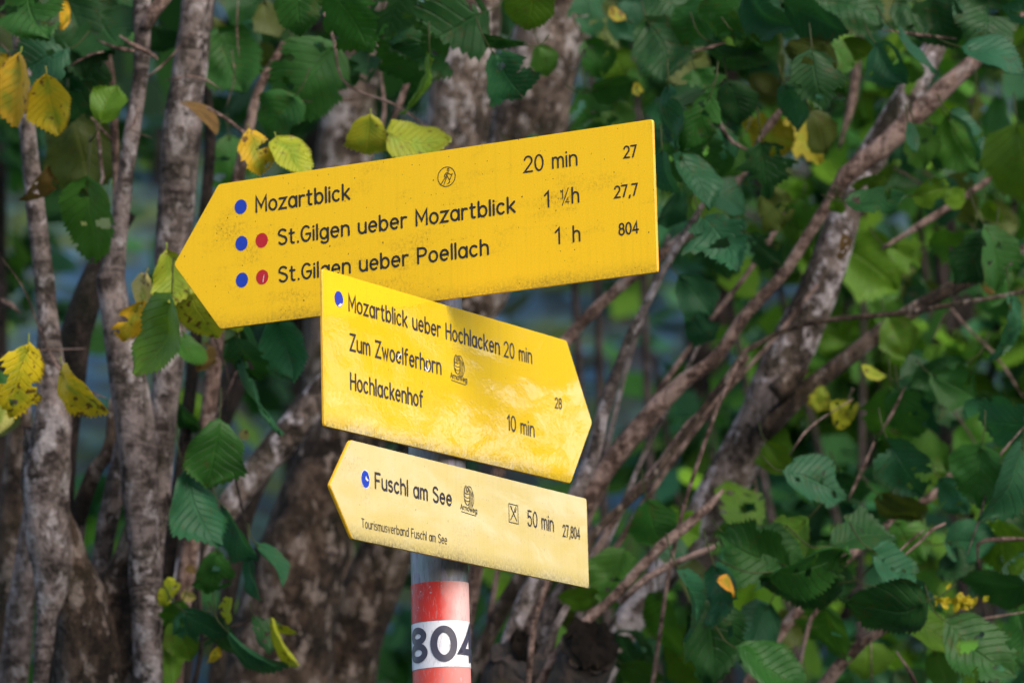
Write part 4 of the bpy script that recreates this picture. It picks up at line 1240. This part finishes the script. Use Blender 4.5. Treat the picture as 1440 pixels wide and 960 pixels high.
class Sheet:
    """thin printed marks lying on a board: u to the right, v up, in millimetres"""
    def __init__(s):
        s.mb = MB()
        s.layer = 0

    def stroke(s, pts, w, mi=0, lift=None):
        v, f = ribbon(pts, w / 2)
        s.layer = (s.layer + 1) % 5
        z = .25 + .03 * s.layer if lift is None else lift
        s.mb.add([(p.x * .001, -z * .001, p.y * .001) for p in v], f, mi=mi)

    def disc(s, cx, cy, rx, ry, mi=0, n=40, lift=.25, a0=0, a1=360):
        v = [(cx * .001, -lift * .001, cy * .001)]
        for k in range(n + 1):
            a = R_(a0 + (a1 - a0) * k / n)
            v.append(((cx + rx * math.cos(a)) * .001, -lift * .001, (cy + ry * math.sin(a)) * .001))
        s.mb.add(v, [(0, k + 1, k + 2) for k in range(n)], mi=mi)

    def poly(s, pts, mi=0, lift=.25):
        s.mb.add([(x * .001, -lift * .001, y * .001) for x, y in pts], [tuple(range(len(pts)))], mi=mi)

    def text(s, txt, x0, x1, y0, y1, cap, weight=.138, gap=.20, space=.42, chips=()):
        wd_, adv = 0, []
        for ch in txt:
            if ch == ' ':
                wd_ += space
                adv.append(None)
                continue
            adv.append(wd_)
            wd_ += GL[ch][0] + gap
        wd_ -= gap
        kx = (x1 - x0 - weight * cap) / wd_ if wd_ > .1 else cap
        for ch, a in zip(txt, adv):
            if a is None:
                continue
            for st in GL[ch][1]:
                pts = []
                for (p, q) in st:
                    xx = x0 + weight * cap / 2 + (a + p) * kx
                    pts.append((xx, y0 + (y1 - y0) * (xx - x0) / max(1, x1 - x0) + q * (cap - weight * cap) + weight * cap / 2))
                s.stroke(pts, weight * cap)

    def build(s, name, mats, parent):
        o = s.mb.build(name, mats, parent, smooth_=False, base=Vector())
        return o


def board(q, outline_dir, W, H, T, tipv, yaw, centre, mats, label, thick=.0032):
    """arrow-ended sign plate; local x along the board, z up, face towards -y"""
    if outline_dir == 'L':
        o = [(-W / 2, -H / 2), (W / 2, -H / 2), (W / 2, H / 2), (-W / 2, H / 2), (-W / 2 - T, tipv)]
    else:
        o = [(-W / 2, -H / 2), (W / 2, -H / 2), (W / 2 + T, tipv), (W / 2, H / 2), (-W / 2, H / 2)]
    n = len(o)
    # slightly rounded corners
    rc = .003
    rounded = []
    for i in range(n):
        p, a, b = Vector(o[i]), Vector(o[i - 1]), Vector(o[(i + 1) % n])
        da, db = (a - p).normalized(), (b - p).normalized()
        for t in (0, .5, 1):
            k1 = p + da * rc * (1 - t) ** 2 + db * rc * t ** 2
            rounded.append(k1)
    n = len(rounded)
    ins = .0009
    cx = sum((p for p in rounded), Vector((0, 0))) / n
    def inset(p):
        return p - (p - cx).normalized() * ins
    mb = MB()
    fr = [(inset(p).x, 0, inset(p).y) for p in rounded]
    e1 = [(p.x, ins, p.y) for p in rounded]
    e2 = [(p.x, thick, p.y) for p in rounded]
    mb.add(fr, [tuple(range(n))], mi=0)
    mb.add(fr + e1, [(k, (k + 1) % n, n + (k + 1) % n, n + k)[::-1] for k in range(n)], mi=1)
    mb.add(e1 + e2, [(k, (k + 1) % n, n + (k + 1) % n, n + k)[::-1] for k in range(n)], mi=1)
    mb.add(e2, [tuple(range(n))[::-1]], mi=1)
    ob = mb.build('arrow_board', mats, sp_t, smooth_=False, base=Vector())
    ob.location = Vector(centre) - post_base
    ob.rotation_euler = (0, 0, yaw)
    ob['label'] = label
    return ob


B1 = board(1, 'L', .51527, .15757, .05732, -.0021, R_(-27.5686), (-.0807828, 3.997986, 2.484841), [YEL1, EDGE], 'upper yellow board pointing left, three lines about Mozartblick and St. Gilgen')
B2 = board(2, 'R', .47649, .15642, .05053, -.0052, R_(59.2719), (-.0623603, 4.001997, 2.323089), [YEL2, EDGE], 'middle glossy yellow board pointing right with the line Zum Zwoelferhorn')
B3 = board(3, 'L', .48662, .09680, .03986, -.0010, R_(61.1482), (-.0413076, 4.0, 2.180480), [CREAM, EDGE], 'lowest narrow pale yellow board pointing left, Fuschl am See')


def line(b, *args, ink=INK, name='lettering', extra=None, **kw):
    s = Sheet()
    for a in args:
        s.text(*a, **kw)
    if extra:
        extra(s)
    return s.build(name, [ink, CHIP], b)


def dot(b, x, y, r, mat, chip=None, ry=None):
    s = Sheet()
    s.disc(x, y, r, ry or r, lift=.20)
    if chip:
        chip(s)
    return s.build('marker_dot', [mat, CHIP], b)


# upper board
line(B1, ('Mozartblick', -211.6, -95.2, 41.0, 40.4, 18.6))
line(B1, ('20 min', 109.7, 171.7, 42, 41.7, 17.9), weight=.112)
line(B1, ('27', 223.6, 238.8, 42, 41.5, 13.4), weight=.135)
line(B1, ('St.Gilgen ueber Mozartblick', -184.5, 99.5, 2.2, 1.8, 18.2))
line(B1, ('1', 132.1, 138.4, 2.6, 2.4, 17.8), ('h', 163.6, 172.5, 2.9, 3.1, 17.8), ('1', 151.4, 154.4, 9.6, 9.6, 9.6), ('4', 156.4, 161.2, 3.4, 3.4, 7.4), weight=.112, extra=lambda s: s.stroke([(153.0, 3.0), (160.2, 20.0)], 1.0))
line(B1, ('27,7', 211.7, 238.7, 2.1, 2.0, 13.3), weight=.135)
line(B1, ('St.Gilgen ueber Poellach', -184.5, 67.4, -37.9, -38.4, 18.0))
line(B1, ('1', 143.4, 149.6, -37.2, -37.2, 17.8), ('h', 163.6, 172.5, -37.2, -37.2, 17.8), weight=.112)
line(B1, ('804', 215.4, 238.5, -36.8, -36.8, 13.2), weight=.135)
dot(B1, -229.8, 50.3, 7.6, BLUE, ry=8.0)
dot(B1, -229.4, 10.5, 7.6, BLUE, ry=8.0)
dot(B1, -204.3, 10.7, 7.6, RED, ry=8.0)
dot(B1, -229.4, -29.1, 7.6, BLUE, ry=8.0)
dot(B1, -204.3, -29.0, 7.6, RED, chip=lambda s: s.stroke([(-203.4, -34.6), (-201.8, -27.2)], .7, mi=1, lift=.5), ry=8.0)
# hiker in a ring
s = Sheet()
hx, hy, hr = 19.8, 50.2, 10.2
K = hr / 213.0
def hk(p, q):
    return (hx + (p - 448) * K * 1.13, hy - (q - 455) * K + (p - 448) * K * .10)
s.stroke(arc(hx, hy, hr, hr, 0, 360, 40), .85)
for pl, w in [(arc(0, 0, 1, 1, 0, 360, 12), .7)]:
    s.stroke([(hk(487, 315)[0] + x * 1.0, hk(487, 315)[1] + y * 1.6) for x, y in pl], .8)
for pl in [[(440, 372), (412, 400), (408, 440), (430, 460), (318, 600)], [(440, 372), (480, 378), (462, 440), (392, 612)], [(480, 378), (540, 430), (575, 425), (515, 545)], [(462, 440), (510, 540), (515, 590), (470, 620)], [(440, 400), (455, 445)]]:
    s.stroke([hk(*p) for p in pl], .85)
s.build('hiker_emblem', [INK], B1)

# middle board
line(B2, ('Mozartblick ueber Hochlacken', -192.9, 96.4, 42.4, 41.1, 18.0), ink=INK2)
line(B2, ('20 min', 104.3, 162.6, 40.4, 40.9, 17.5), ink=INK2, weight=.118)
line(B2, ('Zum Zwoelferhorn', -192.0, -20.9, 2.8, 2.7, 18.4), ink=INK2,
     extra=lambda s: (s.stroke([(-104.5, 8.0), (-101.0, 12.6), (-98.5, 13.4)], 1.6, mi=1, lift=.55), s.stroke([(-52.5, 6.2), (-49.5, 3.4), (-46.0, 5.0), (-44.6, 9.0)], 1.7, mi=1, lift=.55), s.stroke([(-49, 15), (-46.5, 14.6)], 1.2, mi=1, lift=.55)))
line(B2, ('Hochlackenhof', -192.4, -57.2, -36.5, -36.2, 18.3), ink=INK2)
line(B2, ('28', 208.2, 223.4, -.2, .2, 12.4), ink=INK2, weight=.135)
line(B2, ('10 min', 107.5, 163.7, -37.3, -38.1, 17.4), ink=INK2, weight=.118)
dot(B2, -209.7, 52.1, 7.6, BLUE, chip=lambda s: s.poly([(-212.5, 44.9), (-209, 44.4), (-205.2, 46.6), (-203.4, 49.2), (-206.2, 47.6), (-208.2, 48.0), (-210, 46.2)], mi=1, lift=.5), ry=8.0)


def globe(b, cx, cy, txt, tx0, tx1, ty0, ty1, cap):
    """trail emblem: a ball of bars with a train of lines, name underneath"""
    s = Sheet()
    w = .75
    def e(dx, dy, rx, ry, a0, a1, n=16):
        s.stroke(arc(cx + dx, cy + dy, rx, ry, a0, a1, n), w)
    e(-5.0, 1.2, 4.6, 9.6, 90, 270)
    e(-3.6, 2.6, 4.6, 7.4, 20, 200)
    e(1.6, 3.8, 6.4, 7.0, -20, 190)
    e(-3.0, .2, 5.2, 9.2, 200, 330)
    for yy, x0, x1 in [(2.6, -8.6, 1.4), (-1.2, -8.8, 2.0), (-4.8, -8.0, 2.2)]:
        s.stroke([(cx + x0, cy + yy + .6), (cx + (x0 + x1) / 2, cy + yy - .5), (cx + x1, cy + yy + .4)], w)
    s.stroke([(cx - 4.6, cy + 8.6), (cx - 2.2, cy + 4.0), (cx + 1.0, cy + 9.6)], w)
    for k in range(4):
        s.stroke([(cx + 1.4 + 2.0 * k, cy + 8.4 - 1.3 * k), (cx + 2.0 + 2.1 * k, cy + 1.0), (cx + 1.0 + 2.0 * k, cy - 6), (cx - .6 + 2.4 * k, cy - 11.5 + .3 * k)], w)
    e(2.0, -1.0, 8.6, 10.0, -60, 40)
    s.text(txt, tx0, tx1, ty0, ty1, cap, weight=.15, gap=.16, space=.2)
    s.stroke([(tx0 + 2, ty0 - 2.0), (tx1 - 3, ty1 - 2.6)], .8)
    return s.build('trail_emblem', [INK2], b)


globe(B2, 13.5, 17.6, 'ArnoWeg', -4.1, 29.0, 2.6, 1.8, 6.2)

# lowest board
line(B3, ('Fuschl am See', -199.9, -48.8, 5.4, 5.3, 17.2), ink=INK2, weight=.155)
line(B3, ('Tourismusverband Fuschl am See', -226.5, -60.3, -35.7, -34.3, 9.6), ink=INK2, weight=.11)
line(B3, ('50 min', 108.8, 166.4, 3.5, 3.5, 17.6), ink=INK2, weight=.118)
line(B3, ('27,804', 185.7, 225.4, .9, 1.6, 13.6), ink=INK2, weight=.135)
dot(B3, -217.3, 12.9, 7.8, BLUE, chip=lambda s: (s.poly([(-216.6, 16.2), (-214.0, 13.2), (-211.2, 12.6), (-214.2, 11.4), (-217.6, 13.2)], mi=1, lift=.5), s.disc(-217.3, 12.9, 8.5, 9.2, mi=1, lift=.16)), ry=8.6)
globe(B3, -14.5, 20.0, 'Arnoweg', -32.1, 2.3, 5.0, 4.4, 6.0)
s = Sheet()
s.stroke([(69.4, 22.8), (88.8, 22.8), (88.8, 3.6), (69.4, 3.6), (69.4, 22.8)], .95)
s.stroke([(72.6, 6.2), (83.0, 17.5)], 1.3)
s.stroke([(85.6, 6.2), (75.4, 17.8)], 1.3)
s.stroke([(75.4, 17.8), (73.6, 20.4)], 2.0)
for k in (-1.2, 0, 1.2):
    s.stroke([(82.6 + k * .7, 17.2 - k * .7), (85.4 + k * .8, 20.6 - k * .8)], .6)
s.stroke([(81.6, 17.6), (84.0, 15.4)], 1.0)
s.build('restaurant_symbol', [INK2], B3)

# dirt edges: rivets and clamp plates that hold the boards on the post
for B, cz, u in ((B1, 0, 4), (B2, 0, -16), (B3, 0, -38)):
    for zz in (-.03, .03):
        br = MB()
        br.add([(u * .001 + dx, .0034 + dy, zz + dz) for dx in (-.022, .022) for dy in (0, .010) for dz in (-.008, .008)],
               [(0, 1, 3, 2), (4, 6, 7, 5), (0, 4, 5, 1), (2, 3, 7, 6), (0, 2, 6, 4), (1, 5, 7, 3)])
        br.build('clamp', GALV, B, smooth_=False, base=Vector())

# big 804 wrapped round the white band
dg = MB()
zc, hgt = (ZW0 + ZW1) / 2, (ZW0 - ZW1) * .76
dl = 0


def wrap(v, f, lift):
    dg.add([(PX + (PR + .0012 + lift) * math.sin(a), PY - (PR + .0012 + lift) * math.cos(a), z) for a, z in v], f)


def big(pl, hwid):
    """polyline in (arc length mm from the front, height mm) laid round the post"""
    global dl
    dense = []
    for a, b in zip(pl, pl[1:]):
        k = max(1, int((Vector(b) - Vector(a)).length / 1.2))
        dense += [(a[0] + (b[0] - a[0]) * i / k, a[1] + (b[1] - a[1]) * i / k) for i in range(k)]
    dense.append(pl[-1])
    v, f = ribbon(dense, hwid, cap=False)
    dl += 1
    wrap([(p.x / 1000 / PR, zc + p.y / 1000) for p in v], f, .00008 * dl)


hh = hgt * 500
front = math.degrees(math.atan2(PX, PY))      # side of the post that faces the lens
off = -math.radians(front) * 0
s0 = -26.0
big(arc(s0, hh * .50, 8.4, hh * .50 - 3.0, 90, 450, 30), 3.3)
big(arc(s0, -hh * .45, 9.6, hh * .55 - 3.0, 90, 450, 30), 3.3)
s1 = 3.6
big(arc(s1, 0, 10.2, hh - 3.0, 90, 450, 40), 3.5)
s2 = 33.0
big([(s2 + 5, -hh), (s2 + 5, hh - 1), (s2 - 10.5, -hh * .42), (s2 + 12, -hh * .42)], 3.2)
dg.build('lettering', flat('navy_print', (.030, .028, .052), .4), post, base=post_base)
